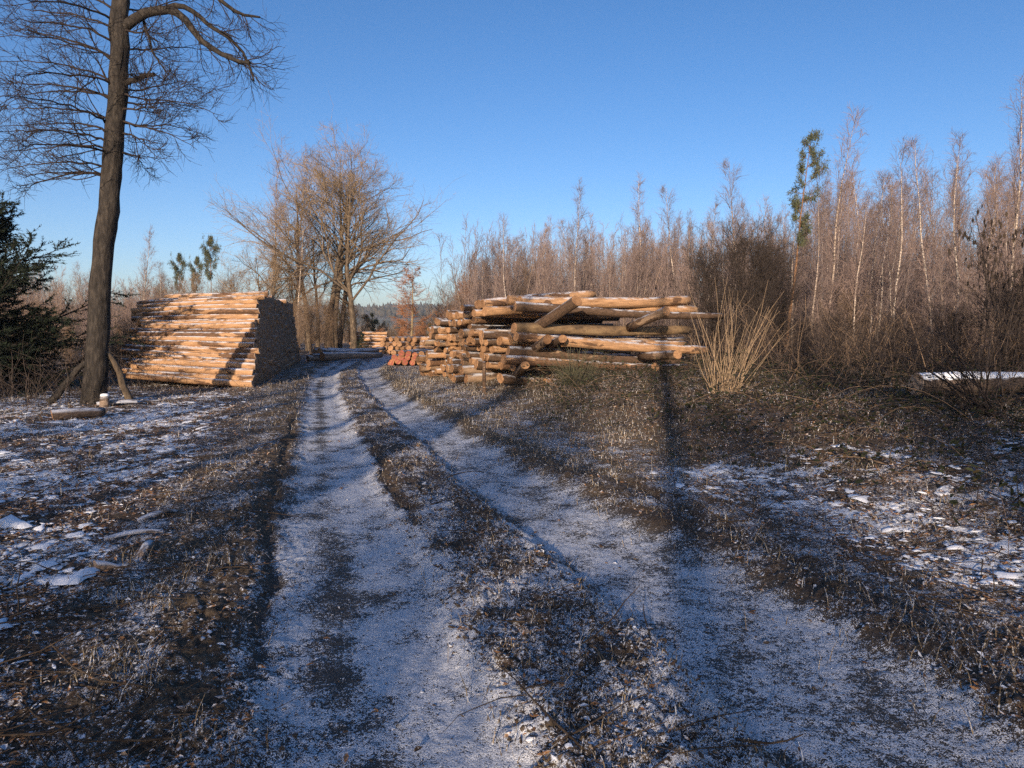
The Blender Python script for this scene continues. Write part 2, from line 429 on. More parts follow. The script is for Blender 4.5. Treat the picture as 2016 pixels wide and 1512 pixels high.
def ground_data(x, y, fine=True):
    x = np.asarray(x, float); y = np.asarray(y, float)
    wx = x + 0.10 * fbm(x, y, 0.9, 3, 5) + 0.05 * fbm(x, y, 4.0, 2, 6)
    ll, lr, rl, rr = edges(y)
    e = 0.15
    rutL = sm(ll - e, ll + e, wx) * (1 - sm(lr - e, lr + e, wx))
    rutR = sm(rl - e, rl + e, wx) * (1 - sm(rr - e, rr + e, wx))
    fade = 1 - sm(38, 48, y)
    rutL = rutL * fade; rutR = rutR * fade
    rut = np.maximum(rutL, rutR)
    strip = sm(lr - e, lr + e, wx) * (1 - sm(rl - e, rl + e, wx)) * fade
    er = wx - rr; el = ll - wx
    # broad shape
    z = -7 * sm(55, 230, y) + 12 * sm(230, 560, y) + 15 * sm(560, 1000, y)
    z = z + 0.42 * sm(1.4, 5.0, er) * (1 - sm(45, 60, y)) + 0.1 * sm(1.5, 6, el) * (1 - sm(45, 60, y))
    z = z + 0.10 * fbm(x, y, 0.22, 3, 1) * sm(0, 1, np.maximum(er, el))
    z = z + 6 * fbm(x, y, 0.006, 3, 2) * sm(150, 600, y)
    # track relief
    z = z - 0.035 * rut + 0.03 * strip
    z = z + 0.065 * gauss(er - 0.22, 0.25) * (0.7 + 0.6 * fbm(x, y, 1.1, 2, 7)) + 0.022 * gauss(el - 0.25, 0.3) * (0.7 + 0.8 * fbm(x, y, 1.0, 2, 8))
    gL = gauss(wx - (ll + 0.02 - 0.16 * sm(4.5, 6.5, y)), 0.055) * sm(2.8, 4, y) * (1 - sm(12, 14, y))
    gS = gauss(wx - (lr + 0.12), 0.06) * sm(5, 6.5, y) * (1 - sm(9, 11, y)) + 0.7 * gauss(wx - (rl + 0.04), 0.06)
    gX = gauss(er - 0.62 - 0.1 * np.sin(y), 0.08) * sm(4, 5, y) * (1 - sm(10, 12, y))
    z = z - 0.03 * gL - 0.035 * gS - 0.05 * gX
    rough = 1 - 0.85 * rut
    if fine:
        c1 = fbm(x, y, 5.0, 3, 9); c2 = fbm(x, y, 17.0, 2, 12)
        clod = np.abs(fbm(x, y, 8.0, 3, 20))
        ridge = np.clip(strip + gauss(er - 0.25, 0.35) + gauss(el - 0.25, 0.5), 0, 1)
        z = z + rough * (0.030 * c1 + 0.018 * c2) + ridge * 0.075 * clod + 0.006 * rut * c2
        tr = np.sin((y + 0.25 * x) * 2 * np.pi / 0.085) * rutL * gauss(wx - (ll + lr) / 2 - 0.32, 0.16) * (1 - sm(6, 8, y))
    # cover densities
    n1 = fbm(x, y, 0.7, 3, 31); n2 = fbm(x, y, 0.33, 3, 37); n3 = fbm(x, y, 2.2, 3, 41)
    tl = (wx - ll) / np.maximum(lr - ll, 0.1); trr = (wx - rl) / np.maximum(rr - rl, 0.1)
    wearL = gauss(tl - 0.40 - 0.10 * n1, 0.13) * np.clip(0.75 + 1.2 * n2, 0, 1)
    wearR = gauss(trr - 0.5 - 0.2 * n1, 0.15) * np.clip(0.1 + 2.2 * n3, 0, 0.8)
    frost = rutL * (0.65 - 0.25 * wearL + 0.26 * n3) + rutR * (0.62 - 0.24 * wearR + 0.24 * n3)
    off = 1 - rut
    frost = frost + strip * (0.45 + 0.3 * n3 + 0.1 * sm(8, 2, y)) + off * (1 - strip) * (0.48 + 0.28 * n3) - 0.25 * gL - 0.2 * gS - 0.15 * gX
    frost = frost - 0.16 * sm(1.2, 2.6, er) * sm(6.5, 9, y) - 0.09 * sm(0.5, 1.6, el) - 0.12 * gauss(er - 0.2, 0.3) - 0.08 * gauss(el - 0.3, 0.35)
    leftz = sm(0.5, 1.6, el); rightz = sm(0.5, 1.3, er)
    snow = leftz * (0.61 + 0.40 * n1 - 0.04 * n2 - 0.25 * sm(12, 22, y)) + rightz * (0.40 + 0.42 * n1 + 0.24 * gauss(er - 2.4, 1.5) * sm(9.5, 6, y) - 0.42 * sm(7.0, 10.5, y) * sm(0.8, 2.0, er)) + strip * (0.14 + 0.25 * n1)
    snow = snow + rutL * (0.30 * sm(0.28, 0.02, tl) * gauss(y - 4.4, 1.6) + 0.15 + 0.1 * n1)
    snow = snow * (1 - 0.5 * sm(55, 120, y)) 
    leaf = np.clip(leftz * (0.75 + 0.5 * n2) + rightz * 0.6 + 0.12, 0, 1) * off
    grass = np.clip(1.3 * gauss(er - 1.2, 1.2) * sm(6, 10, y) + 0.5 * gauss(el - 0.6, 0.6) + 0.4 * sm(10, 16, y) * off + 0.25 * rightz, 0, 1) * off
    return dict(z=z, frost=np.clip(frost, 0, 1), snow=np.clip(snow, 0, 1), leaf=leaf, grass=grass, road=rut, strip=strip, er=er, el=el)

def H(x, y):
    return ground_data(np.atleast_1d(x), np.atleast_1d(y), False)['z']

def build_ground():
    yy = [-120, -60, -30, -15, -8, -4, -2, -0.5, 0.5, 1.2]
    y = 1.6
    while y < 70:
        yy.append(y); y += max(0.0105, 0.0062 * y)
    while y < 1900:
        yy.append(y); y *= 1.06
    yy = np.array(yy)
    core = np.linspace(-0.52, 0.52, 640)
    out = 0.52 + np.cumsum(0.0024 * 1.045 ** np.arange(120))
    u = np.concatenate([-out[::-1], core, out])
    X = u[None, :] * (np.where(yy > 0, yy, -0.6 * yy) + 1.5)[:, None] * 1.0
    Y = np.repeat(yy[:, None], len(u), 1)
    # make sure the near rows are wide enough
    d = ground_data(X, Y)
    Z = d['z']
    V = np.stack([X, Y, Z], -1).reshape(-1, 3)
    ny, nx = X.shape
    i = np.arange(ny - 1)[:, None] * nx + np.arange(nx - 1)[None]
    Q = np.stack([i, i + 1, i + nx + 1, i + nx], -1)
    ll, lr, rl, rr = edges(Y[:-1, :-1])
    xc = X[:-1, :-1]; yc = Y[:-1, :-1]
    track = (xc > ll - 0.15) & (xc < rr + 0.15) & (yc < 46) & (yc > -8)
    far = (yc > 300) & (yc <= 620)
    hill = yc > 620
    names = [("forest_track", track), ("far_field", far & ~track), ("hills", hill & ~track), ("ground", ~(track | far | hill))]
    for nm, msk in names:
        q = Q[msk].reshape(-1, 4)
        used, inv = np.unique(q, return_inverse=True)
        at = {k: d[k].ravel()[used] for k in ("frost", "snow", "leaf", "grass", "road")}
        me = mesh_np(nm, V[used], [inv.reshape(-1, 4)], [M['field'] if nm == "far_field" else M['ground']], attrs=at)
        tag(obj(nm, me), kind='structure')

M['field'] = mat_simple("frosted_meadow", [(0.3, (0.1, 0.1, 0.068)), (0.7, (0.21, 0.2, 0.15))], 0.03)
build_ground()

# ------------------------------------------------------------------ scattered ground cover
def spots(n, d0, d1, u=0.9, pw=1.0):
    d = d0 * (d1 / d0) ** rng.uniform(0, 1, n)
    return rng.uniform(-u, u, n) * (d + 0.6), d

def rotm(n, tilt, yaw=None):
    """random rotation matrices: yaw, then tilt about a random horizontal axis"""
    yaw = rng.uniform(0, 2 * np.pi, n) if yaw is None else yaw
    a = rng.uniform(0, 2 * np.pi, n); t = np.abs(rng.normal(0, 1, n)) * tilt
    c, s = np.cos(yaw), np.sin(yaw)
    Rz = np.zeros((n, 3, 3)); Rz[:, 0, 0] = c; Rz[:, 0, 1] = -s; Rz[:, 1, 0] = s; Rz[:, 1, 1] = c; Rz[:, 2, 2] = 1
    k = np.stack([np.cos(a), np.sin(a), 0 * a], -1)
    Kx = np.zeros((n, 3, 3)); Kx[:, 0, 2] = k[:, 1]; Kx[:, 1, 2] = -k[:, 0]; Kx[:, 2, 0] = -k[:, 1]; Kx[:, 2, 1] = k[:, 0]
    I = np.eye(3)[None]
    Rt = I + np.sin(t)[:, None, None] * Kx + (1 - np.cos(t))[:, None, None] * (Kx @ Kx)
    return Rt @ Rz

def scatter(name, tmplV, tmplF, pos, rot, scale, mat, tint=None, smooth=False, kind='stuff', parent=None):
    """tmplV (n or 1, v, 3)"""
    n = len(pos)
    V = np.broadcast_to(tmplV, (n,) + tmplV.shape[-2:]) * (scale[:, None, None] if scale.ndim == 1 else scale[:, None, :])
    V = np.einsum('nij,nvj->nvi', rot, V) + pos[:, None, :]
    nv = V.shape[1]
    F = (tmplF[None] + (np.arange(n) * nv)[:, None, None]).reshape(-1, tmplF.shape[1])
    at = {"tint": np.repeat(tint, nv)} if tint is not None else None
    o = obj(name, mesh_np(name, V.reshape(-1, 3), [F], [mat], smooth=smooth, attrs=at), parent)
    if kind: tag(o, kind=kind)
    return o

LEAF_V = np.array([[-0.5, 0, 0], [-0.1, 0.26, 0.06], [0.02, 0, 0.0], [-0.05, -0.26, 0.06], [0.28, 0.17, 0.05], [0.3, -0.16, 0.06], [0.55, 0.0, 0.03]])
LEAF_F = np.array([[0, 2, 1], [0, 3, 2], [2, 4, 1], [2, 3, 5], [2, 6, 4], [2, 5, 6]])

def leaf_litter():
    x, y = spots(125000, 1.7, 28)
    d = ground_data(x, y)
    keep = rng.uniform(0, 1, len(x)) < np.clip(d['leaf'] * 1.0 + 0.025 * d['strip'] + 0.008 * d['road'], 0, 1) * (0.55 + 0.6 * sm(-0.2, 0.3, fbm(x, y, 0.8, 2, 50)))
    x, y, z = x[keep], y[keep], d['z'][keep]; n = len(x)
    lf = d['el'][keep] > 0
    sc = rng.uniform(0.018, 0.046, n) * (1 + 0.03 * y)
    tmpl = LEAF_V[None] * np.stack([np.ones(n), rng.uniform(0.7, 1.15, n), rng.uniform(-4, 5, n)], -1)[:, None, :]
    cl = fbm(x, y, 1.0, 2, 61)
    tint = np.clip(rng.beta(1.8, 1.4, n) * 0.84 + 0.12 * cl, 0, 0.84)
    white = rng.uniform(0, 1, n) < np.where(lf, 0.04, 0.02) + 0.06 * sm(0, .4, fbm(x, y, 0.7, 3, 31))
    tint[white] = rng.uniform(0.86, 1, white.sum())
    scatter("leaf_litter", tmpl, LEAF_F, np.stack([x, y, z + 0.008 + 0.010 * rng.uniform(0, 1, n)], -1), rotm(n, 0.33), sc, M['leaf'], tint)

def snow_crusts():
    x, y = spots(26000, 1.7, 24)
    d = ground_data(x, y)
    cl = fbm(x, y, 1.6, 3, 71)
    keep = rng.uniform(0, 1, len(x)) < sm(0.40, 0.80, d['snow'] + 0.42 * cl) * 0.7
    x, y, z = x[keep], y[keep], d['z'][keep]; n = len(x)
    m = 9
    a = np.arange(m) / m * 2 * np.pi
    rad = np.exp(rng.normal(0, 0.33, (n, m)))
    rim = np.stack([np.cos(a)[None] * rad, np.sin(a)[None] * rad * rng.uniform(0.35, 0.8, (n, 1)), np.zeros((n, m))], -1)
    inn = rim * 0.72; inn[..., 2] = rng.uniform(0.1, 0.22, (n, m))
    cen = np.zeros((n, 1, 3)); cen[..., 2] = 0.2
    T = np.concatenate([rim, inn, cen], 1)
    i = np.arange(m); j = (i + 1) % m
    F = np.concatenate([np.stack([i, j, m + j], -1), np.stack([i, m + j, m + i], -1), np.stack([m + i, m + j, np.full(m, 2 * m)], -1)])
    sc = np.exp(rng.normal(-3.8, 0.55, n)) * (1 + 0.025 * y)
    scatter("snow_patches", T, F, np.stack([x, y, z + 0.008], -1), rotm(n, 0.13, rng.normal(0.35, 0.7, n)), sc, M['snow'], smooth=True)

OCT_V = np.array([[1, 0, 0], [-1, 0, 0], [0, 1, 0], [0, -1, 0], [0, 0, 1], [0, 0, -1]], float)
OCT_F = np.array([[0, 2, 4], [2, 1, 4], [1, 3, 4], [3, 0, 4], [2, 0, 5], [1, 2, 5], [3, 1, 5], [0, 3, 5]])
def ico():
    V = [v / np.linalg.norm(v) for v in OCT_V]; F = []; mid = {}
    for a, b, c in OCT_F:
        def mp(i, j):
            k = (min(i, j), max(i, j))
            if k not in mid:
                V.append(nrm(V[i] + V[j])); mid[k] = len(V) - 1
            return mid[k]
        ab, bc, ca = mp(a, b), mp(b, c), mp(c, a)
        F += [[a, ab, ca], [ab, b, bc], [ca, bc, c], [ab, bc, ca]]
    return np.array(V), np.array(F)
ICO_V, ICO_F = ico()

def clods():
    x, y = spots(42000, 1.7, 18)
    d = ground_data(x, y)
    p = 0.95 * d['strip'] + 0.8 * gauss(d['er'] - 0.3, 0.45) + 0.6 * gauss(d['el'] - 0.35, 0.6) + 0.05 * d['road'] + 0.08
    keep = rng.uniform(0, 1, len(x)) < np.clip(p, 0, 1) * (0.5 + 0.7 * sm(-0.3, 0.3, fbm(x, y, 1.2, 2, 80)))
    x, y, z = x[keep], y[keep], d['z'][keep]; n = len(x)
    T = ICO_V[None] * rng.uniform(0.55, 1.25, (n, len(ICO_V), 1)) * np.stack([np.ones(n), rng.uniform(0.6, 1, n), rng.uniform(0.45, 0.8, n)], -1)[:, None]
    sc = np.exp(rng.normal(-4.85, 0.45, n)) * np.where(d['road'][keep] > 0.5, 0.6, 1.0)
    scatter("earth_clods", T, ICO_F, np.stack([x, y, z + sc * 0.15], -1), rotm(n, 0.6), sc, M['clod'])

def blades(x, y, z, L, lean, wd):
    n = len(x)
    yaw = rng.uniform(0, 2 * np.pi, n); K = 4
    t = np.linspace(0, 1, K)[None]
    out = (lean[:, None] * t ** 1.6) * L[:, None]; hh = L[:, None] * t * np.sqrt(np.maximum(0.06, 1 - (lean[:, None] * t) ** 2))
    cx = x[:, None] + np.cos(yaw)[:, None] * out; cy = y[:, None] + np.sin(yaw)[:, None] * out; cz = z[:, None] + hh
    wv = wd[:, None] * (1 - 0.85 * t) * 0.5
    sx, sy = -np.sin(yaw)[:, None] * wv, np.cos(yaw)[:, None] * wv
    V = np.stack([np.stack([cx - sx, cy - sy, cz], -1), np.stack([cx + sx, cy + sy, cz], -1)], 2).reshape(-1, 3)
    k = np.arange(K - 1)
    q = np.stack([2 * k, 2 * k + 1, 2 * k + 3, 2 * k + 2], -1)
    F = (q[None] + (np.arange(n) * 2 * K)[:, None, None]).reshape(-1, 4)
    return V, F

def dead_grass():
    x, y = spots(110000, 1.8, 30)
    d = ground_data(x, y)
    tuft = sm(0.02, 0.35, fbm(x, y, 1.7, 3, 90))
    p = d['grass'] * 0.9 * tuft + 0.35 * sm(1.0, 2.5, d['er']) * tuft + 0.2 * sm(0.3, 1, d['el']) * tuft + 0.30 * d['strip'] + 0.2 * gauss(d['er'] - 0.4, 0.5)
    keep = rng.uniform(0, 1, len(x)) < p
    x, y, z = x[keep], y[keep], d['z'][keep]
    x2 = rng.uniform(-13, 9, 90000); y2 = rng.uniform(7.5, 27, 90000); d2 = ground_data(x2, y2)
    k2 = rng.uniform(0, 1, len(x2)) < (1 - np.clip(d2['road'] * 1.2, 0, 1)) * np.clip(0.15 * (d2['el'] > 0) + 0.55 * (d2['er'] > 0) + 0.35 * d2['strip'], 0, 1) * (0.35 + 0.8 * sm(-0.1, 0.35, fbm(x2, y2, 1.3, 3, 91)))
    x = np.concatenate([x, x2[k2]]); y = np.concatenate([y, y2[k2]]); z = np.concatenate([z, d2['z'][k2]]); n = len(x)
    L = rng.uniform(0.05, 0.2, n) * (1 + 0.01 * y) * np.where(ground_data(x, y, False)["strip"] > 0.4, 0.5, 1.0); lean = rng.uniform(0.8, 0.998, n)
    V, F = blades(x, y, z, L, lean, rng.uniform(0.0025, 0.006, n) * (1 + 0.05 * y))
    tint = np.repeat(np.clip(rng.normal(0.45, 0.25, n), 0, 1), 8)
    tag(obj("dead_grass", mesh_np("dead_grass", V, [F], [M['straw']], smooth=False, attrs={"tint": tint})), kind='stuff')

def fallen_twigs():
    x, y = spots(3600, 1.9, 26)
    d = ground_data(x, y)
    keep = rng.uniform(0, 1, len(x)) < np.clip(0.8 * (d['el'] > 0.3) + 0.9 * (d['er'] > 0.6) + 0.15 * d['strip'], 0, 1)
    x, y, z = x[keep], y[keep], d['z'][keep]; n = len(x)
    a = rng.uniform(0, 2 * np.pi, n)
    P = walk(np.stack([x, y, z + 0.012], -1), np.stack([np.cos(a), np.sin(a), rng.uniform(-0.02, 0.14, n)], -1), rng.uniform(0.12, 0.6, n), 5, 0, 0.16)
    P[:, :, 2] = np.maximum(P[:, :, 2], z[:, None] + 0.006)
    R = rng.uniform(0.002, 0.007, n)[:, None] * np.linspace(1, 0.4, 5)[None]
    V, F = tubes(P, R, 4)
    tag(obj("fallen_twigs", mesh_np("fallen_twigs", V, [F], [M['twig']])), kind='stuff')

def brambles():
    n = 4200
    x = rng.uniform(0.5, 17, n); y = rng.uniform(4.6, 24, n)
    d = ground_data(x, y, False)
    dens = sm(1.6, 4.2, d['er'] + 0.9 * fbm(x, y, 0.5, 2, 99)) * sm(4.5, 7.0, y + 0.35 * x)
    keep = rng.uniform(0, 1, n) < dens
    x, y, z = x[keep], y[keep], d['z'][keep]; n = len(x)
    a = rng.uniform(0, 2 * np.pi, n)
    L = rng.uniform(0.6, 1.9, n)
    P = walk(np.stack([x, y, z], -1), np.stack([np.cos(a), np.sin(a), rng.uniform(0.6, 1.5, n)], -1), L, 9, -0.24, 0.10)
    P[:, :, 2] = np.maximum(P[:, :, 2], z[:, None] + 0.01)
    R = rng.uniform(0.0025, 0.006, n)[:, None] * np.linspace(1, 0.45, 9)[None]
    V, F = tubes(P, R, 3)
    mi = (np.arange(len(F)) // 24) % 3 == 0
    tag(obj("bramble_stems", mesh_np("bramble_stems", V, [F], [M['shrub'], M['thicket']], mi)), kind='stuff')
    m = 52000
    i = rng.integers(0, n, m); k = rng.integers(1, 9, m)
    pos = P[i, k] + rng.normal(0, 0.06, (m, 3)); pos[:, 2] = np.maximum(pos[:, 2], z[i] + 0.01)
    tmpl = LEAF_V[None] * np.stack([np.ones(m), rng.uniform(0.8, 1.3, m), rng.uniform(-3, 4, m)], -1)[:, None]
    scatter("bramble_leaves", tmpl, LEAF_F, pos, rotm(m, 0.7), rng.uniform(0.035, 0.085, m), M['bramble_leaf'], rng.beta(1.3, 2.0, m))

leaf_litter(); snow_crusts(); clods(); dead_grass(); fallen_twigs(); brambles()

# ------------------------------------------------------------------ logs
def log_arrays(L, r0, r1, seed, S_=14, K=9, bend=0.03, lump=0.05):
    r = np.random.default_rng(seed)
    t = np.linspace(0, 1, K)
    ang = np.arange(S_) / S_ * 2 * np.pi
    b = bend * np.sin(t * np.pi * r.uniform(0.8, 1.4)) * r.choice([-1, 1]); c = bend * 0.6 * np.sin(t * np.pi * r.uniform(1, 2) + r.uniform(0, 3))
    c -= c[0]
    rad = (r0 + (r1 - r0) * t)[:, None] * (1 + lump * r.normal(0, 0.5, (K, 1)) + lump * np.cos(ang * 2 + r.uniform(0, 6))[None] + 0.4 * lump * r.normal(0, 1, (K, S_)))
    X = np.repeat((t * L)[:, None], S_, 1)
    X[0] += 0.02 * np.cos(ang + r.uniform(0, 6)); X[-1] += 0.025 * np.cos(ang + r.uniform(0, 6))
    V = np.stack([X, b[:, None] + rad * np.cos(ang), c[:, None] + rad * np.sin(ang)], -1)
    return V, b, c

def log_meshes(L, r0, r1, seed, mat, end_mat, S_=14, K=9, bend=0.03, lump=0.05, far_end_mat=None):
    """body (with its far end at x = L closed) and the sawn face at x = 0"""
    V, b, c = log_arrays(L, r0, r1, seed, S_, K, bend, lump)
    k = np.arange(K - 1)[:, None]; s = np.arange(S_)[None]
    q = np.stack([k * S_ + s, (k) * S_ + (s + 1) % S_, (k + 1) * S_ + (s + 1) % S_, (k + 1) * S_ + s], -1).reshape(-1, 4)
    VV = np.concatenate([V.reshape(-1, 3), [[L, b[-1], c[-1]]]])
    s = np.arange(S_); top = (K - 1) * S_
    tri = np.stack([top + s, top + (s + 1) % S_, np.full(S_, K * S_)], -1)
    body = mesh_np("log", VV, [q, tri], [mat, far_end_mat or end_mat], np.concatenate([np.zeros(len(q)), np.ones(S_)]))
    body.polygons.foreach_set("use_smooth", np.concatenate([np.ones(len(q), bool), np.zeros(S_, bool)]))
    ring = V[0].copy(); inn = ring * np.array([1, 0.93, 0.93]) ; inn[:, 0] -= 0.012
    E = np.concatenate([ring, inn, [[-0.008, b[0], c[0]]]])
    sa = np.stack([s, S_ + s, S_ + (s + 1) % S_, (s + 1) % S_], -1)
    ta = np.stack([S_ + s, np.full(S_, 2 * S_), S_ + (s + 1) % S_], -1)
    face = mesh_np("cut_end", E, [sa, ta], [end_mat], smooth=False)
    return body, face

def frame_to(p, d, roll):
    d = Vector(d).normalized(); up = Vector((0, 0, 1))
    y_ = up.cross(d).normalized(); z_ = d.cross(y_)
    m = Matrix((d, y_, z_)).transposed().to_4x4()
    return Matrix.Translation(Vector(p)) @ m @ Matrix.Rotation(roll, 4, 'X')

NLOG = [0]
def put_log(pair, p, d, label, group, roll=None, sc=1.0, ends=True):
    roll = rng.uniform(0, 6.28) if roll is None else roll
    o = obj("log", pair[0])
    o.matrix_world = frame_to(p, d, roll) @ Matrix.Scale(sc, 4)
    tag(o, label, "log", group)
    if ends:
        obj("cut_end", pair[1], o)
    NLOG[0] += 1
    return o

ORD = ["bottom", "second", "third", "fourth", "fifth", "sixth", "seventh", "eighth", "ninth", "tenth", "eleventh", "twelfth", "thirteenth", "fourteenth", "fifteenth",
       "sixteenth", "seventeenth", "eighteenth", "nineteenth", "twentieth"]
def nth(i):
    t = ["first"] + ORD[1:]
    if i < 20: return t[i]
    ones = i % 10 + 1
    tens = {2: "twenty", 3: "thirty", 4: "forty", 5: "fifty", 6: "sixty"}
    q = i + 1
    if q % 10 == 0: return {3: "thirtieth", 4: "fortieth", 5: "fiftieth", 6: "sixtieth", 2: "twentieth"}[q // 10]
    return tens[q // 10] + "-" + t[q % 10 - 1]

def left_stack():
    G = "logs of the tall left stack"
    pairs = [log_meshes(L, r * 0.86, r * 0.77, 100 + i, M['log_peeled'], M['end_dark'], 12, 8, 0.025, 0.05) for i, (L, r) in enumerate(
        [(3.05, 0.092), (3.15, 0.098), (3.0, 0.103), (3.3, 0.09), (3.1, 0.11), (3.2, 0.086), (2.95, 0.1), (3.4, 0.094)])]
    # local x = 0 (sawn face) is the right-hand, road-side end; the log runs to the left
    back = np.array([-0.2, 0.98, 0]); back /= np.linalg.norm(back)
    corner = np.array([-6.62, 18.7, 0.0])
    NL = 18
    rest = []
    gz0 = float(H(-7.2, 19)[0])
    for k in range(NL):
        dzl = 0.22 - 0.4 * k / NL
        d = nrm(np.array([-0.995, -0.06, dzl / 3.1]))
        s0 = 0.138 * k + 0.05 * rng.normal(); s1 = 15.2 - 0.125 * k
        i = 0; s = s0
        while s < s1:
            p = corner + back * s + np.array([0, 0, gz0 + 0.08 + 0.137 * k + (0.05 * s / 15 if k else 0)])
            p[2] += float(H(p[0], p[1])[0]) - gz0 - 0.02 if s > 1 else 0
            p[2] += rng.normal(0, 0.012)
            sh = rng.normal(0, 0.035) - (0.1 * k / NL) + (0.05 if i == 0 else 0)
            if k == NL - 1 and i < 2: sh += 0.12
            p = p - np.array(d) * sh
            v = rng.integers(0, 8)
            if i == 0:
                lab = f"long log on the sloping front face of the left stack, {ORD[k]} layer up" if k else "lowest frosted log on the front face of the left stack, on the ground"
                put_log(pairs[v], p, d, lab, G)
            elif i <= 3:
                put_log(pairs[v], p, d, f"shaded log end in the left stack's roadside wall, {ORD[k]} layer, {nth(i)} from front", G)
            else:
                rest.append((v, p, d))
            s += 0.158 * rng.uniform(0.96, 1.06); i += 1
        # an extra log tucked in the step between two front logs
        if k < NL - 1:
            p = corner + back * (s0 - 0.02) + np.array([0, -0.0, gz0 + 0.11 + 0.198 * k + 0.02])
    # the far part of the stack: too many to pick apart, one mass
    parts = []; mi = []
    for v, p, d in rest:
        L = [3.05, 3.15, 3.0, 3.3, 3.1, 3.2, 2.95, 3.4][v]; r = [0.092, 0.098, 0.103, 0.09, 0.11, 0.086, 0.1, 0.094][v]
        V, b, c = log_arrays(L, r * 0.86, r * 0.77, int(rng.integers(1e6)), 9, 3, 0.01, 0.04)
        m = np.array(frame_to(p, d, rng.uniform(0, 6.28)))
        cap = np.array([[0, 0, 0.0]])
        VV = np.concatenate([V.reshape(-1, 3), cap]) @ m[:3, :3].T + m[:3, 3]
        kk = np.arange(2)[:, None]; s_ = np.arange(9)[None]
        q = np.stack([kk * 9 + s_, kk * 9 + (s_ + 1) % 9, (kk + 1) * 9 + (s_ + 1) % 9, (kk + 1) * 9 + s_], -1).reshape(-1, 4)
        t = np.stack([np.arange(9), np.full(9, 27), (np.arange(9) + 1) % 9], -1)
        parts.append((VV, q, t))
    off = 0; Vs, Qs, Ts = [], [], []
    for v_, q, t in parts:
        Vs.append(v_); Qs.append(q + off); Ts.append(t + off); off += len(v_)
    Qs = np.concatenate(Qs); Ts = np.concatenate(Ts)
    me = mesh_np("stacked_logs", np.concatenate(Vs), [Qs, Ts], [M['log_peeled'], M['end_dark']], np.concatenate([np.zeros(len(Qs)), np.ones(len(Ts))]))
    me.polygons.foreach_set("use_smooth", np.concatenate([np.ones(len(Qs), bool), np.zeros(len(Ts), bool)]))
    tag(obj("stacked_logs", me), "mass of shaded log ends in the far part of the left stack", None, G, 'stuff')
    # loose logs lying on the top
    top = corner + back * 2.9 + np.array([-0.02, 0, 2.5])
    put_log(pairs[2], top + np.array([0.15, 0, 0.0]), (-1, 0.02, -0.03), "uppermost log lying at the front of the left stack's flat top", G)
    put_log(pairs[4], corner + back * 6.2 + np.array([-0.1, 0, 2.5]), (-0.99, 0.08, 0.0), "loose sunlit log on top of the left stack, midway back", G)
    put_log(pairs[1], corner + back * 9.0 + np.array([0.05, 0, 2.48]), (-0.99, -0.1, 0.0), "loose sunlit log on top of the left stack, near its far end", G)
left_stack()

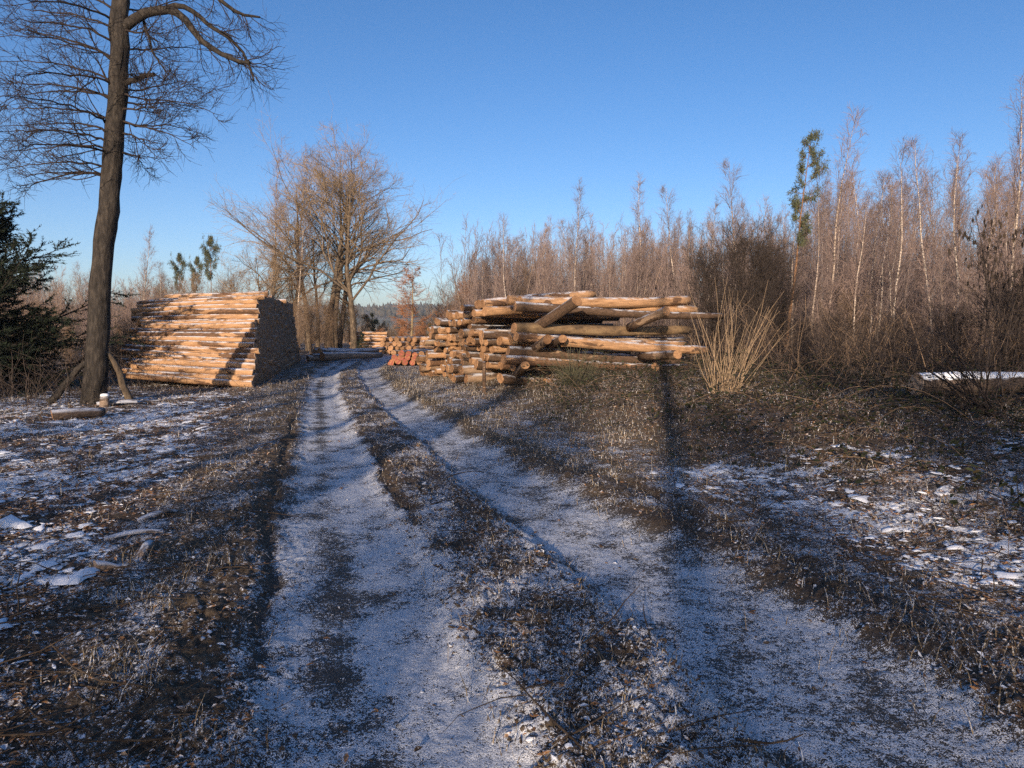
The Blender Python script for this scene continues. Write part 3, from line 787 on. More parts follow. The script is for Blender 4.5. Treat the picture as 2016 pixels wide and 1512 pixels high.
def right_stack():
    G = "logs of the jumbled right stack"
    spec = [(4.6, 0.10), (4.8, 0.085), (4.5, 0.115), (4.9, 0.095), (4.7, 0.13), (4.6, 0.08), (4.4, 0.105), (5.0, 0.09)]
    pairs = [log_meshes(L, r, r * 0.85, 300 + i, M['log_peeled'] if i % 3 == 0 else M['log_bark'], M['end'], 14, 9, 0.06, 0.09) for i, (L, r) in enumerate(spec)]
    a = nrm(np.array([0.85, 0.53, 0.0]))
    near = np.array([-0.35, 18.35, 0.0]); back = nrm(np.array([-0.43, 1.0, 0]))
    for k in range(11):
        s = 0.3 + rng.uniform(0, 0.4) if k < 10 else 0.9
        if k in (0, 1, 7, 8): s = 1.35
        if k in (7, 8): s = 2.1
        htop = [6.2, 6.1, 6.0, 5.9, 5.9, 5.8, 5.7, 5.4, 4.9, 4.0, 2.5][k]
        i = 0
        while s < htop:
            v = int(rng.integers(0, 8)); r = spec[v][1]
            gap = rng.uniform() < (0.12 if k not in (3, 4) else 0.25)
            p = near + back * s
            p[2] = float(H(p[0], p[1])[0]) + 0.12 + 0.19 * k + rng.normal(0, 0.025) + 0.03 * np.sin(s * 3 + k)
            jag = rng.normal(0, 0.13) + 0.22 * np.sin(s * 1.9 + 0.4 * k) - (0.28 if k in (0, 1) and s < 3 else 0) + (0.22 if k == 4 else 0)
            p = p + a * jag
            d = nrm(a + np.array([0, rng.normal(0, 0.015), rng.normal(-0.012, 0.018)]))
            if not gap:
                lay = f"{ORD[k]} layer up" if k else "bottom layer"
                put_log(pairs[v], p, d, f"sunlit log end of the right stack, {lay}, {nth(i)} from near corner", G)
                i += 1
            s += 2.1 * r * rng.uniform(0.95, 1.12) + 0.045
    # the logs of the near face, one by one: left end, right end (photo pixel and distance), thickness
    F = [((1022, 597), 17.9, (1356, 589), 19.2, 0.155, 'P', "thick tan log along the very top of the right stack"),
         ((1000, 590), 18.3, (1372, 607), 19.3, 0.12, 'P', "second tan log from the top of the right stack, frosted above"),
         ((1014, 603), 17.7, (1420, 622), 18.9, 0.125, 'B', "long dark log whose thin tip sticks out farthest right of right stack"),
         ((1012, 646), 17.5, (1356, 648), 18.8, 0.125, 'M', "mossy mid-height log of the right stack below the wide dark gap"),
         ((1016, 663), 17.4, (1350, 678), 18.7, 0.1, 'P', "frost-topped log just beneath the mossy log of the right stack"),
         ((1108, 672), 17.2, (1392, 689), 18.4, 0.115, 'P', "sunlit log with sawn left end pointing at the reeds, mid right stack"),
         ((1000, 692), 17.6, (1340, 708), 18.6, 0.12, 'B', "brown log under the crossed bearers near foot of right stack"),
         ((992, 708), 17.3, (1352, 722), 18.5, 0.12, 'P', "low log spanning the right stack above its dark hollow"),
         ((1010, 722), 17.9, (1340, 726), 18.8, 0.11, 'B', "shadowed log half hidden behind the low spanning log"),
         ((985, 745), 17.5, (1190, 756), 18.4, 0.13, 'B', "broken bottom log on the ground at the near corner of right stack"),
         ((1075, 752), 17.4, (1135, 757), 17.7, 0.10, 'P', "short split log lying on the ground under the right stack"),
         ((1290, 750), 17.6, (1410, 748), 18.2, 0.10, 'P', "short tan log on the ground at the right foot of the right stack"),
         ((950, 598), 18.9, (1170, 575), 20.2, 0.12, 'P', "skewed log whose pale sawn end peeks over the right stack's top"),
         ((960, 603), 19.3, (1330, 600), 20.6, 0.13, 'B', "log lying behind the top logs of the right stack"),
         ((1005, 668), 18.0, (1345, 668), 19.2, 0.12, 'B', "shaded log behind the mossy log of the right stack"),
         ]
    mats = {'P': M['log_peeled'], 'B': M['log_bark'], 'M': M['log_moss']}
    for j, (A, ya, B, yb, r, m, lab) in enumerate(F):
        p = W(*A, ya); q = W(*B, yb + 0.9); L = float(np.linalg.norm(q - p))
        pr = log_meshes(L, r, r * (0.62 if 'thin tip' in lab else 0.88), 500 + j, mats[m], M['end'], 16, 12, 0.05, 0.08)
        if m == 'M':
            pass
        put_log(pr, p, q - p, lab, G, roll=0.0)
    # crosswise bearers, visible end first
    Bq = [((1136, 592), 16.7, (1062, 640), 17.9, 0.125, "steep leaning prop with rounded upper end across right stack's upper gap"),
          ((1312, 612), 17.4, (1262, 634), 18.3, 0.115, "leaning prop at the right end of the right stack's upper gap"),
          ((1078, 668), 16.9, (1046, 690), 18.2, 0.11, "left one of two crossed bearer logs with sawn ends, mid right stack"),
          ((1108, 667), 16.8, (1080, 680), 18.2, 0.10, "right one of two crossed bearer logs with sawn ends, mid right stack"),
          ((1034, 719), 16.9, (1012, 742), 18.0, 0.10, "short bearer with round end low at the left of the dark hollow"),
          ((1290, 723), 17.2, (1255, 738), 18.4, 0.105, "stub bearer with round end low at the right of the hollow"),
          ((1334, 698), 17.2, (1282, 700), 18.2, 0.105, "short bearer whose sawn end faces right beside the reeds")]
    for j, (A, ya, B, yb, r, lab) in enumerate(Bq):
        p = W(*A, ya); q = W(*B, yb); L = float(np.linalg.norm(q - p)) + 0.5
        pr = log_meshes(L, r, r * 0.95, 700 + j, M['log_bark'], M['end'], 14, 5, 0.01, 0.05)
        put_log(pr, p, q - p, lab, "bearers and props of the right stack", roll=0.0)
    # squared post standing before the lit ends
    pb = W(953, 775, 17.0)
    V, F2 = tubes(np.array([[[0, 0, -0.1], [0.005, 0, 0.3], [0.0, 0.01, 0.72], [0.0, 0.01, 0.73]]]), np.array([[0.045, 0.043, 0.04, 0.002]]), 8)
    o = obj("stake", mesh_np("stake", V, [F2], [M['log_bark']], smooth=False)); o.location = (pb[0], pb[1], float(H(pb[0], pb[1])[0]))
    tag(o, "short upright stake before the sunlit log ends of right stack", "stake")

_n = NT("mossy_log")
_v = _n.mapv((0.4, 1, 1)); _f = _n.noise(7, 5, 0.7, vec=_v)
_c = _n.ramp(_f, [(0.3, (0.05, 0.036, 0.024)), (0.5, (0.17, 0.112, 0.062)), (0.7, (0.25, 0.175, 0.095))])
_n.bump(_f, 0.03)
M['log_moss'] = _n.col(_c, 0.95)
right_stack()

def other_logs():
    # long logs lying behind the left stack
    G = "long logs lying past the left stack"
    E_ = [((618, 692), 33.0, "upper left log of the low row past the left stack"), ((613, 702), 32.0, "lower left log of the low row past left stack"),
          ((634, 702), 31.2, "thickest round-ended log of the row beside the track bend"), ((628, 694), 32.6, "middle log of the low row, end beside the thick one"),
          ((645, 690), 34.0, "rear top log of the low row by the track bend"), ((606, 706), 31.8, "log end peeping out beside the left stack's far corner")]
    for j, (A, Y, lab) in enumerate(E_):
        r = 0.2 if 'thick' in lab else 0.13
        pr = log_meshes(3.0 + 0.15 * j, r, r * 0.6, 800 + j, M['log_grey'], M['end'], 12, 7, 0.05, 0.05)
        p = W(*A, Y)
        put_log(pr, p, (0.6, 0.8, -0.01), lab, G)
    # red painted ends
    G = "red-marked logs beside the right stack"
    pos = [(771, 713), (784, 711), (797, 713), (812, 714), (826, 714), (777, 705), (789, 704), (802, 704), (815, 706), (828, 706), (791, 696), (804, 697), (817, 699), (769, 718), (830, 698)]
    for j, (px, py) in enumerate(pos):
        Y = 28.5
        pr = log_meshes(3.6, 0.115 + 0.02 * ((j * 7) % 4) / 4, 0.1, 850 + j, M['log_bark'], M['end_red'] if j % 5 != 4 else M['end'], 12, 4, 0.01, 0.04)
        p = W(px, py, Y)
        row = ["bottom", "middle", "top"][0 if j < 5 or j == 13 else (1 if j < 10 else 2)]
        put_log(pr, p, (0.12, 0.98, 0), f"log end of the small red-marked pile, {row} row, {nth([0,1,2,3,4,0,1,2,3,4,0,1,2,5,3][j])} from the left" if j != 13 else "stray log end lying at the left foot of the small red-marked pile", G)
    # farther stacks: sides to the camera, then a stack with its ends to the camera
    G = "logs of the far left-hand stack at the bend"
    for k in range(6):
        pr = log_meshes(2.1, 0.1, 0.095, 900 + k, M['log_peeled'], M['end_dark'], 10, 4, 0.01, 0.04)
        for i in range(2):
            p = np.array([-7.55 + 0.05 * i, 44.0 + 0.12 * k + 0.22 * i, float(H(-7.6, 44)[0]) + 0.12 + 0.2 * k])
            put_log(pr, p + rng.normal(0, 0.02, 3), (-1, 0.03, 0), f"pale log of the far stack at the bend, {ORD[k]} layer, {['front','rear'][i]} row", G)
    G = "logs of the far stack with ends to the road"
    pr = [log_meshes(3.0, r, r * 0.95, 930 + i, M['log_peeled'], M['end'], 10, 4, 0.01, 0.04) for i, r in enumerate((0.12, 0.14, 0.16))]
    for k in range(4):
        for i in range(6):
            p = np.array([-7.1 + 0.34 * i + 0.13 * (k % 2), 40.5 - 0.1 * i + rng.normal(0, 0.12), float(H(-6.5, 40)[0]) + 0.14 + 0.24 * k])
            put_log(pr[(i + k) % 3], p, (0.35, 0.93, 0), f"yellowish log end in the far stack past the red-marked pile, {ORD[k]} row, {nth(i)} from left", G)
        p = np.array([-4.9, 39.6 + 0.1 * k, float(H(-5, 39)[0]) + 0.14 + 0.24 * k])
        put_log(pr[k % 3], p, (0.97, -0.2, 0.0), f"log side showing between far stack and right stack, {ORD[k]} layer up", G)
    # loose pieces on the ground
    def piece(px, py, L, r, d, lab, mat, em, z=0.0, bend=0.02, nm="log"):
        u = (756 - py) / FPX
        Y = EYE / (math.tan(PITCH + math.atan(-u)))
        p = W(px, py, Y); p[2] = float(H(p[0], p[1])[0]) + r * 0.8 + z
        pr = log_meshes(L, r, r * 0.9, int(px), mat, em, 14, 9, bend, 0.07)
        o = put_log(pr, p, d, lab, "loose wood on the frosty ground", roll=0.0)
        o.name = nm
        return o
    piece(104, 834, 0.75, 0.085, (0.72, 0.69, 0.0), "short sawn log with tan end at the foot of the leaning oak", M['log_grey'], M['end'])
    piece(190, 1120, 0.42, 0.042, (0.42, 0.9, 0.04), "crooked grey bough lying in the leaves on the left", M['log_grey'], M['end_dark'], 0, 0.07, "bough")
    piece(1800, 840, 3.4, 0.18, (0.98, 0.17, 0.035), "snow-topped fallen trunk on the brambly bank at the right", M['log_snow'], M['end_dark'], 0.1, 0.06)
    piece(1168, 728, 1.6, 0.03, (0.75, -0.55, -0.32), "thin broken branch propped against the low right stack", M['log_grey'], M['end'], 0.65, 0.05, "branch")
    # snow-capped stump by the tree
    p = W(207, 816, 14.0)
    s = thing("stump", (p[0], p[1], float(H(p[0], p[1])[0])), "little snow-capped stump at the foot of the oak", "stump")
    V, F2 = tubes(np.array([[[0, 0, -0.05], [0, 0, 0.08], [0.01, 0, 0.2], [0.01, 0, 0.205]]]), np.array([[0.1, 0.085, 0.078, 0.002]]), 12)
    obj("body", mesh_np("body", V, [F2], [M['log_grey']]), s)
    V, F2 = tubes(np.array([[[0.01, 0, 0.206], [0.01, 0, 0.235], [0.01, 0, 0.25], [0.01, 0, 0.255]]]), np.array([[0.08, 0.076, 0.05, 0.002]]), 12)
    obj("snow_cap", mesh_np("snow_cap", V, [F2], [M['snow']]), s)
    # bark slabs on the left
    for j, (px, py, L, wd, yaw, lab) in enumerate([(270, 1030, 0.36, 0.032, 1.1, "pale curled strip of bark among leaves, upper one"), (205, 1065, 0.4, 0.035, 0.5, "pale strip of bark beside the crooked bough"),
                                                   (190, 805, 0.7, 0.12, 0.6, "curled bark slab between the stump and sawn log")]):
        u = (756 - py) / FPX; Y = EYE / math.tan(PITCH + math.atan(-u)); p = W(px, py, Y)
        K = 7; t = np.linspace(0, 1, K); m = 5
        a = np.linspace(-1, 1, m)
        ww = wd * (1 - 0.6 * np.abs(t - 0.5) ** 1.5 * 2)
        g = np.stack([np.repeat((t * L)[:, None], m, 1), ww[:, None] * a[None], 0.35 * wd * (1 - a[None] ** 2) + 0.03 * np.sin(t * 3)[:, None]], -1)
        top = g.reshape(-1, 3); bot = top - np.array([0, 0, 0.008])
        k = np.arange(K - 1)[:, None] * m + np.arange(m - 1)[None]
        q = np.stack([k, k + m, k + m + 1, k + 1], -1).reshape(-1, 4)
        q = np.concatenate([q[:, ::-1], q + K * m])
        o = obj("bark_strip", mesh_np("bark_strip", np.concatenate([top, bot]), [q], [M['log_grey']]))
        o.location = (p[0], p[1], float(H(p[0], p[1])[0]) + 0.03); o.rotation_euler = (0.1, 0, yaw)
        tag(o, lab, "bark", "strips of bark on the ground")

_n = NT("snowy_trunk")
_v = _n.mapv((0.4, 1, 1)); _f = _n.noise(7, 5, 0.65, vec=_v)
_c = _n.ramp(_f, [(0.3, (0.05, 0.038, 0.03)), (0.7, (0.15, 0.11, 0.085))])
_g = _n.m2('ADD', _n.nz(), _n.m2('MULTIPLY', _n.m2('SUBTRACT', _f, 0.5), 0.8))
_c = _n.mix(_n.mr(_g, 0.33, 0.5), _c, SNOW)
_n.bump(_f, 0.015)
M['log_snow'] = _n.col(_c, 0.9)
other_logs()

# ------------------------------------------------------------------ trees
def build_tree_meshes(trunk, crown_levels, tm, cm, sides=(8, 5, 4, 3, 3), trunk_levels=1):
    """trunk_levels first levels go in the trunk mesh"""
    lv = [trunk] + crown_levels
    tp = [tubes(P, R, sides[i]) for i, (P, R) in enumerate(lv[:trunk_levels])]
    cp = [tubes(P, R, sides[min(i + trunk_levels, 4)]) for i, (P, R) in enumerate(lv[trunk_levels:])]
    V, F = join(tp); T = mesh_np("trunk", V, F, [tm])
    V, F = join(cp); C = mesh_np("crown", V, F, [cm], smooth=False)
    return T, C

def birch_variant(seed, h=9.0, dense=1.0, spread=1.0, bare=0.22, tm=None, cm=None, stems=1):
    r = np.random.default_rng(seed)
    st = np.zeros((stems, 3)); st[:, :2] = r.normal(0, 0.12 * (stems > 1), (stems, 2))
    d = np.stack([r.normal(0, 0.05 + 0.08 * (stems > 1), stems), r.normal(0, 0.05 + 0.08 * (stems > 1), stems), np.ones(stems)], -1)
    P = walk(st, d, h * r.uniform(0.82, 1.0, stems), 16, 0.05, 0.035, r)
    R = (0.0062 * h) * r.uniform(0.8, 1.1, (stems, 1)) * (1 - np.linspace(0, 1, 16)[None] * 0.93)
    R = np.maximum(R, 0.012 * (1 - np.linspace(0, 1, 16)[None] * 0.6))
    L1 = sprout(P, R, int(40 * dense), bare, 0.985, 0.6, lambda t, L: spread * (0.28 + 0.15 * h * (1 - t) ** 0.8 * (0.35 + 0.65 * np.minimum(1, (t - bare) * 5))), 7, 0.10, 0.07, 0.36, 0.014, 0.0035, 0.2, r=r)
    L2 = sprout(*L1, 6, 0.2, 0.98, 0.6, lambda t, L: 0.10 + 0.38 * L * (1 - 0.5 * t), 5, 0.03, 0.12, 0.55, 0.007, 0.003, r=r)
    L3 = sprout(*L2, 4, 0.15, 0.95, 0.6, lambda t, L: 0.10 + 0.45 * L, 3, -0.03, 0.12, 0.7, 0.004, 0.0022, r=r)
    return build_tree_meshes((P, R), [L1, L2, L3], tm or M['birch'], cm or M['birch_twig'])

def add_tree(nm, meshes, x, y, label, cat, group, sc=1.0, rz=None, tilt=0.04, sink=0.1, names=("trunk", "crown")):
    z = float(H(x, y)[0]) - sink
    o = thing(nm, (x, y, z), label, cat, group, rng.uniform(0, 6.28) if rz is None else rz, sc)
    o.rotation_euler = (rng.normal(0, tilt), rng.normal(0, tilt), o.rotation_euler[2])
    for n_, me in zip(names, meshes):
        obj(n_, me, o)
    return o

def top_scale(px, pytop, Y, h0):
    p = W(px, pytop, Y)
    return p[0], (p[2] - float(H(p[0], Y)[0]) + 0.1) / h0

BV = [birch_variant(20 + i, 9.0, 1.0, [1.25, 1.0, 1.45, 1.1, 1.3][i], [0.2, 0.3, 0.15, 0.25, 0.2][i]) for i in range(5)]
SV = [birch_variant(40 + i, 5.0, 0.8, 1.5, 0.12, M['thicket'], M['thicket'], stems=[3, 5, 4][i]) for i in range(3)]
RV = [birch_variant(46 + i, 6.0, 0.9, 0.8, 0.1, M['birch_twig'], M['birch_twig'], stems=2) for i in range(2)]

PV = []
def right_wood():
    G = "birches of the right-hand thicket"
    heroes = [(1640, 222, 27, 0, "tallest white-stemmed birch, just right of the lone green pine"),
              (1128, 370, 34, 1, "tall birch rising above the left half of the right stack"),
              (1275, 352, 36, 1, "slim birch with a forked bushy top above the right stack's centre"),
              (1340, 375, 35, 3, "birch above the right end of the right stack"),
              (1000, 425, 36, 2, "bushy birch over the left end of the right stack"),
              (1465, 318, 30, 3, "birch standing behind the dark bush by the right stack"),
              (1860, 275, 24, 3, "white birch with bare stem left of the leafy-twigged hazel"),
              (1905, 265, 23, 0, "birch rising right behind the hanging dead leaves"),
              (2005, 185, 20, 4, "reddish birch cut by the right picture edge"),
              (1600, 330, 26, 2, "broad birch close left of the tallest white birch"),
              (1770, 290, 25, 2, "wide tan-twigged birch between the tallest birch and the hazel"),
              (1735, 335, 27, 0, "narrower birch before the wide tan-twigged one"),
              (1170, 430, 38, 4, "short birch just right of the tall one above right stack"),
              (1050, 450, 38, 3, "birch with thin crown between two bushier ones, above right stack"),
              (1400, 400, 34, 1, "birch close to the left of the dark bush's top"),
              (1960, 310, 24, 2, "pink-twigged birch nearly at the right picture edge"),
              (950, 480, 39, 4, "leftmost birch of the right thicket, low against the sky")]
    for px, py, Y, v, lab in heroes:
        x, sc = top_scale(px, py, Y, 8.3)
        add_tree("birch", BV[v], x, Y, lab, "birch", G, sc)
    n = 0
    L = "slender bare birch packed among others in the dense right-hand thicket"
    for k in range(200):
        px = rng.uniform(930, 2200); Y = rng.uniform(0, 1) ** 0.8
        Y = (38 - 17 * sm(1050, 2000, px)) + Y * 38
        line = np.interp(px, [930, 1000, 1150, 1300, 1450, 1600, 1800, 2000, 2200], [535, 468, 432, 432, 415, 365, 345, 310, 280])
        x, sc = top_scale(px, line + rng.uniform(-10, 70), Y, 8.3)
        add_tree("birch", BV[int(rng.integers(5))], x, Y, L, "birch", G, sc)
    for i in range(3):
        r = np.random.default_rng(150 + i); m = 9
        st = np.zeros((m, 3)); st[:, :2] = r.normal(0, 0.55, (m, 2))
        P = walk(st, np.stack([r.normal(0, 0.05, m), r.normal(0, 0.05, m), np.ones(m)], -1), r.uniform(3.2, 6.0, m), 12, 0.03, 0.03, r)
        Rr = r.uniform(0.014, 0.032, (m, 1)) * (1 - 0.9 * np.linspace(0, 1, 12)[None])
        A = sprout(P, Rr, 26, 0.15, 0.98, 0.5, lambda t, L: 0.25 + 0.75 * (1 - t), 5, 0.08, 0.07, 0.5, 0.01, 0.004, r=r)
        B = sprout(*A, 5, 0.2, 0.98, 0.5, lambda t, L: 0.1 + 0.35 * L, 3, 0.03, 0.09, 0.7, 0.006, 0.003, r=r)
        PV.append(build_tree_meshes((P, Rr), [A, B], M['pole'], M['birch_twig']))
    for k in range(130):
        px = rng.uniform(925, 2250); Y = (37 - 17.5 * sm(1050, 2000, px)) + rng.uniform(0, 1) ** 1.3 * 26
        x, sc = top_scale(px, rng.uniform(430, 520), Y, 5.6)
        add_tree("sapling", PV[k % 3], x, Y, "clump of thin upright birch saplings packed into the right-hand thicket", "sapling", "sapling clumps packed into the right thicket", sc)
    L = "low reddish sapling filling the foot of the right-hand thicket"
    for k in range(75):
        px = rng.uniform(920, 2250); Y = (36 - 17 * sm(1050, 2000, px)) + rng.uniform(0, 26)
        x, sc = top_scale(px, rng.uniform(470, 560), Y, 5.4)
        add_tree("sapling", RV[k % 2] if k % 3 else SV[k % 3], x, Y, L, "sapling", "saplings filling the right thicket", sc)

def left_wood():
    G = "saplings of the left-hand thicket"
    L = "bare reddish sapling in the sunlit thicket behind the oak and left stack"
    for k in range(84):
        px = rng.uniform(-160, 470); Y = rng.uniform(30, 66)
        x, sc = top_scale(px, rng.uniform(525, 600) + 30 * (px > 380), Y, 5.5)
        add_tree("sapling", PV[k % 3] if k % 3 else SV[k % 2], x, Y, L, "sapling", G, sc)
    for px, py, Y, v, lab in [(272, 455, 42, 1, "slim white birch standing above the thicket right of the oak"), (60, 505, 44, 0, "pale birch above the thicket left of the oak"), (320, 520, 46, 3, "small birch beside the upper left of the left stack"),
                              (150, 520, 48, 2, "small birch close to the left of the oak trunk")]:
        x, sc = top_scale(px, py, Y, 8.3)
        add_tree("birch", BV[v], x, Y, lab, "birch", "birches over the left thicket", sc)
    # shrubs by the trunk and the left end of the stack
    for px, py, Y, v, lab in [(130, 640, 24, 0, "tan bare shrub between the dark conifer and the oak"), (180, 660, 22, 1, "tan bare shrub right behind the oak's foot"),
                              (235, 640, 24, 2, "tan bare shrub between the oak and the left stack"), (90, 620, 27, 1, "tan bare shrub behind the conifer's branch tips"), (30, 640, 25, 2, "shaded bare shrub behind the dark conifer")]:
        x, sc = top_scale(px, py, Y, 4.6)
        add_tree("shrub", SV[v], x, Y, lab, "shrub", "bare shrubs near the oak", sc)
    # young beech keeping its brown leaves
    for j, (px, Y, n, lab) in enumerate([(258, 20.5, 420, "young beech with brown withered leaves by the left stack"), (222, 21.5, 300, "small beech with withered leaves just right of the oak")]):
        x, sc = top_scale(px, 625 + 30 * j, Y, 4.6)
        o = add_tree("beech", SV[2], x, Y, lab, "beech", None, sc * 0.9)
        pos = np.stack([rng.normal(0, 0.45, n), rng.normal(0, 0.45, n), rng.uniform(0.4, 3.4, n)], -1)
        lf = scatter("leaves", LEAF_V[None], LEAF_F, pos, rotm(n, 1.0), rng.uniform(0.07, 0.13, n), M['brown_leaf'], rng.uniform(0, 1, n), kind='stuff', parent=o)

def grove():
    G = "bare trees of the sunlit grove at the bend"
    def oakv(seed, h=12.0, fork=0.35, spread=1.0, nl=15, lean=0.04):
        r = np.random.default_rng(seed)
        P = walk(np.zeros((1, 3)), np.array([[r.normal(0, lean), r.normal(0, lean), 1]]), np.array([h]), 14, 0.08, 0.05, r)
        R = 0.022 * h * (1 - np.linspace(0, 1, 14)[None] ** 0.8 * 0.93)
        A = sprout(P, R, nl, fork, 0.98, 0.92, lambda t, L: spread * h * (0.17 + 0.24 * (1 - t)), 9, 0.045, 0.15, 0.5, 0.09, 0.012, 0.2, r=r)
        B = sprout(*A, 8, 0.2, 0.98, 0.6, lambda t, L: 0.3 + 0.38 * L * (1 - 0.5 * t), 6, 0.03, 0.15, 0.5, 0.03, 0.006, r=r)
        Cc = sprout(*B, 7, 0.15, 0.98, 0.65, lambda t, L: 0.15 + 0.42 * L * (1 - 0.4 * t), 4, 0.0, 0.17, 0.6, 0.012, 0.004, r=r)
        D = sprout(*Cc, 2, 0.15, 0.95, 0.6, lambda t, L: 0.12 + 0.5 * L, 3, 0.0, 0.15, 0.8, 0.007, 0.0038, r=r)
        return build_tree_meshes((P, R), [A, B, Cc, D], M['grove_bark'], M['grove_twig'], trunk_levels=2)
    OV = [oakv(61, 12, 0.34, 1.45, 20), oakv(62, 12, 0.27, 1.55, 20), oakv(63, 12, 0.4, 1.2, 18)]
    for px, py, Y, v, sc2, lab in [(690, 292, 44, 1, 1, "big bare oak at the right of the grove, arching over the track"),
                                   (640, 285, 46, 2, 1, "dark straight-trunked tree in the centre of the grove"),
                                   (655, 300, 48, 0, 1, "tree just behind the dark centre trunk of the grove"),
                                   (600, 330, 45, 0, 1, "tan-barked tree left of the grove's centre"),
                                   (560, 380, 47, 1, 0.9, "low-branching tree at the left of the grove"),
                                   (520, 415, 46, 0, 1, "spreading tree over the right end of the left stack"),
                                   (660, 330, 50, 1, 1, "broad tree filling the back of the grove"),
                                   (500, 480, 42, 1, 0.9, "shortest spreading tree behind the left stack's top right"),
                                   (470, 520, 50, 0, 0.9, "small spreading tree at the grove's left fringe"),
                                   (620, 420, 52, 2, 0.9, "thin tree at the rear of the grove"),
                                   (700, 470, 55, 2, 0.9, "thin tree half behind the arching oak")]:
        x, sc = top_scale(px, py, Y, 13.4)
        add_tree("grove_tree", OV[v], x, Y, lab, "tree", G, sc)
    for px, py, Y, lab in [(545, 300, 44, "white birch leaning right at the grove's left edge"), (600, 290, 43, "white-stemmed birch slanting across the grove's crown")]:
        x, sc = top_scale(px - 20, py, Y, 8.3)
        o = add_tree("birch", BV[1], x, Y, lab, "birch", G, (sc * 0.8, sc * 0.8, sc))
        o.rotation_euler = (0, 0.12, 1.0)
    for k, (px, py, Y) in enumerate([(585, 600, 40), (610, 570, 42), (640, 600, 43), (660, 590, 46), (560, 540, 45), (690, 600, 48), (520, 540, 46), (450, 560, 48), (720, 625, 56), (760, 632, 60), (790, 640, 57), (830, 628, 58), (870, 600, 60), (900, 560, 56), (745, 645, 52), (815, 648, 53), (690, 640, 54), (890, 590, 50)]):
        x, sc = top_scale(px, py, Y, 4.6)
        if px < 715:
            add_tree("shrub", SV[k % 3], x, Y, "bare tan undershrub among the trunks of the sunlit grove", "shrub", "undershrubs of the grove", sc)
        else:
            add_tree("shrub", SV[k % 3], x, Y, "bare tan bush on the slope beyond the far log stacks", "shrub", "bushes on the slope beyond the far stacks", sc)
    OS = birch_variant(55, 5.0, 0.8, 1.5, 0.1, M['larch_twig'], M['larch_twig'], stems=5)
    for px, py, Y, k in [(745, 648, 47, 0), (772, 640, 49, 1), (795, 652, 46.5, 0), (832, 640, 47, 0), (858, 628, 48, 1), (880, 612, 49, 0), (905, 585, 47, 1), (762, 652, 51, 1), (690, 655, 52, 0), (925, 560, 49, 0)]:
        x, sc = top_scale(px, py, Y, 4.6)
        add_tree("shrub", SV[0] if k else OS, x, Y, "bare tan bush on the slope beyond the far log stacks" if k else "bare orange bush on the slope beyond the far log stacks", "shrub", "bushes on the slope beyond the far stacks", sc)

def needle_tufts(C, n, size, length, seed):
    """needle fans round points C"""
    r = np.random.default_rng(seed)
    i = np.repeat(np.arange(len(C)), n)
    c = C[i] + r.normal(0, size, (len(i), 3))
    d = nrm(r.normal(0, 1, (len(i), 3)) + np.array([0, 0, 0.3])); s = nrm(np.cross(d, r.normal(0, 1, (len(i), 3))))
    L = length * r.uniform(0.6, 1.2, (len(i), 1))
    V = np.stack([c - s * L * 0.10, c + s * L * 0.10, c + d * L], 1).reshape(-1, 3)
    return V, np.arange(len(V)).reshape(-1, 3)

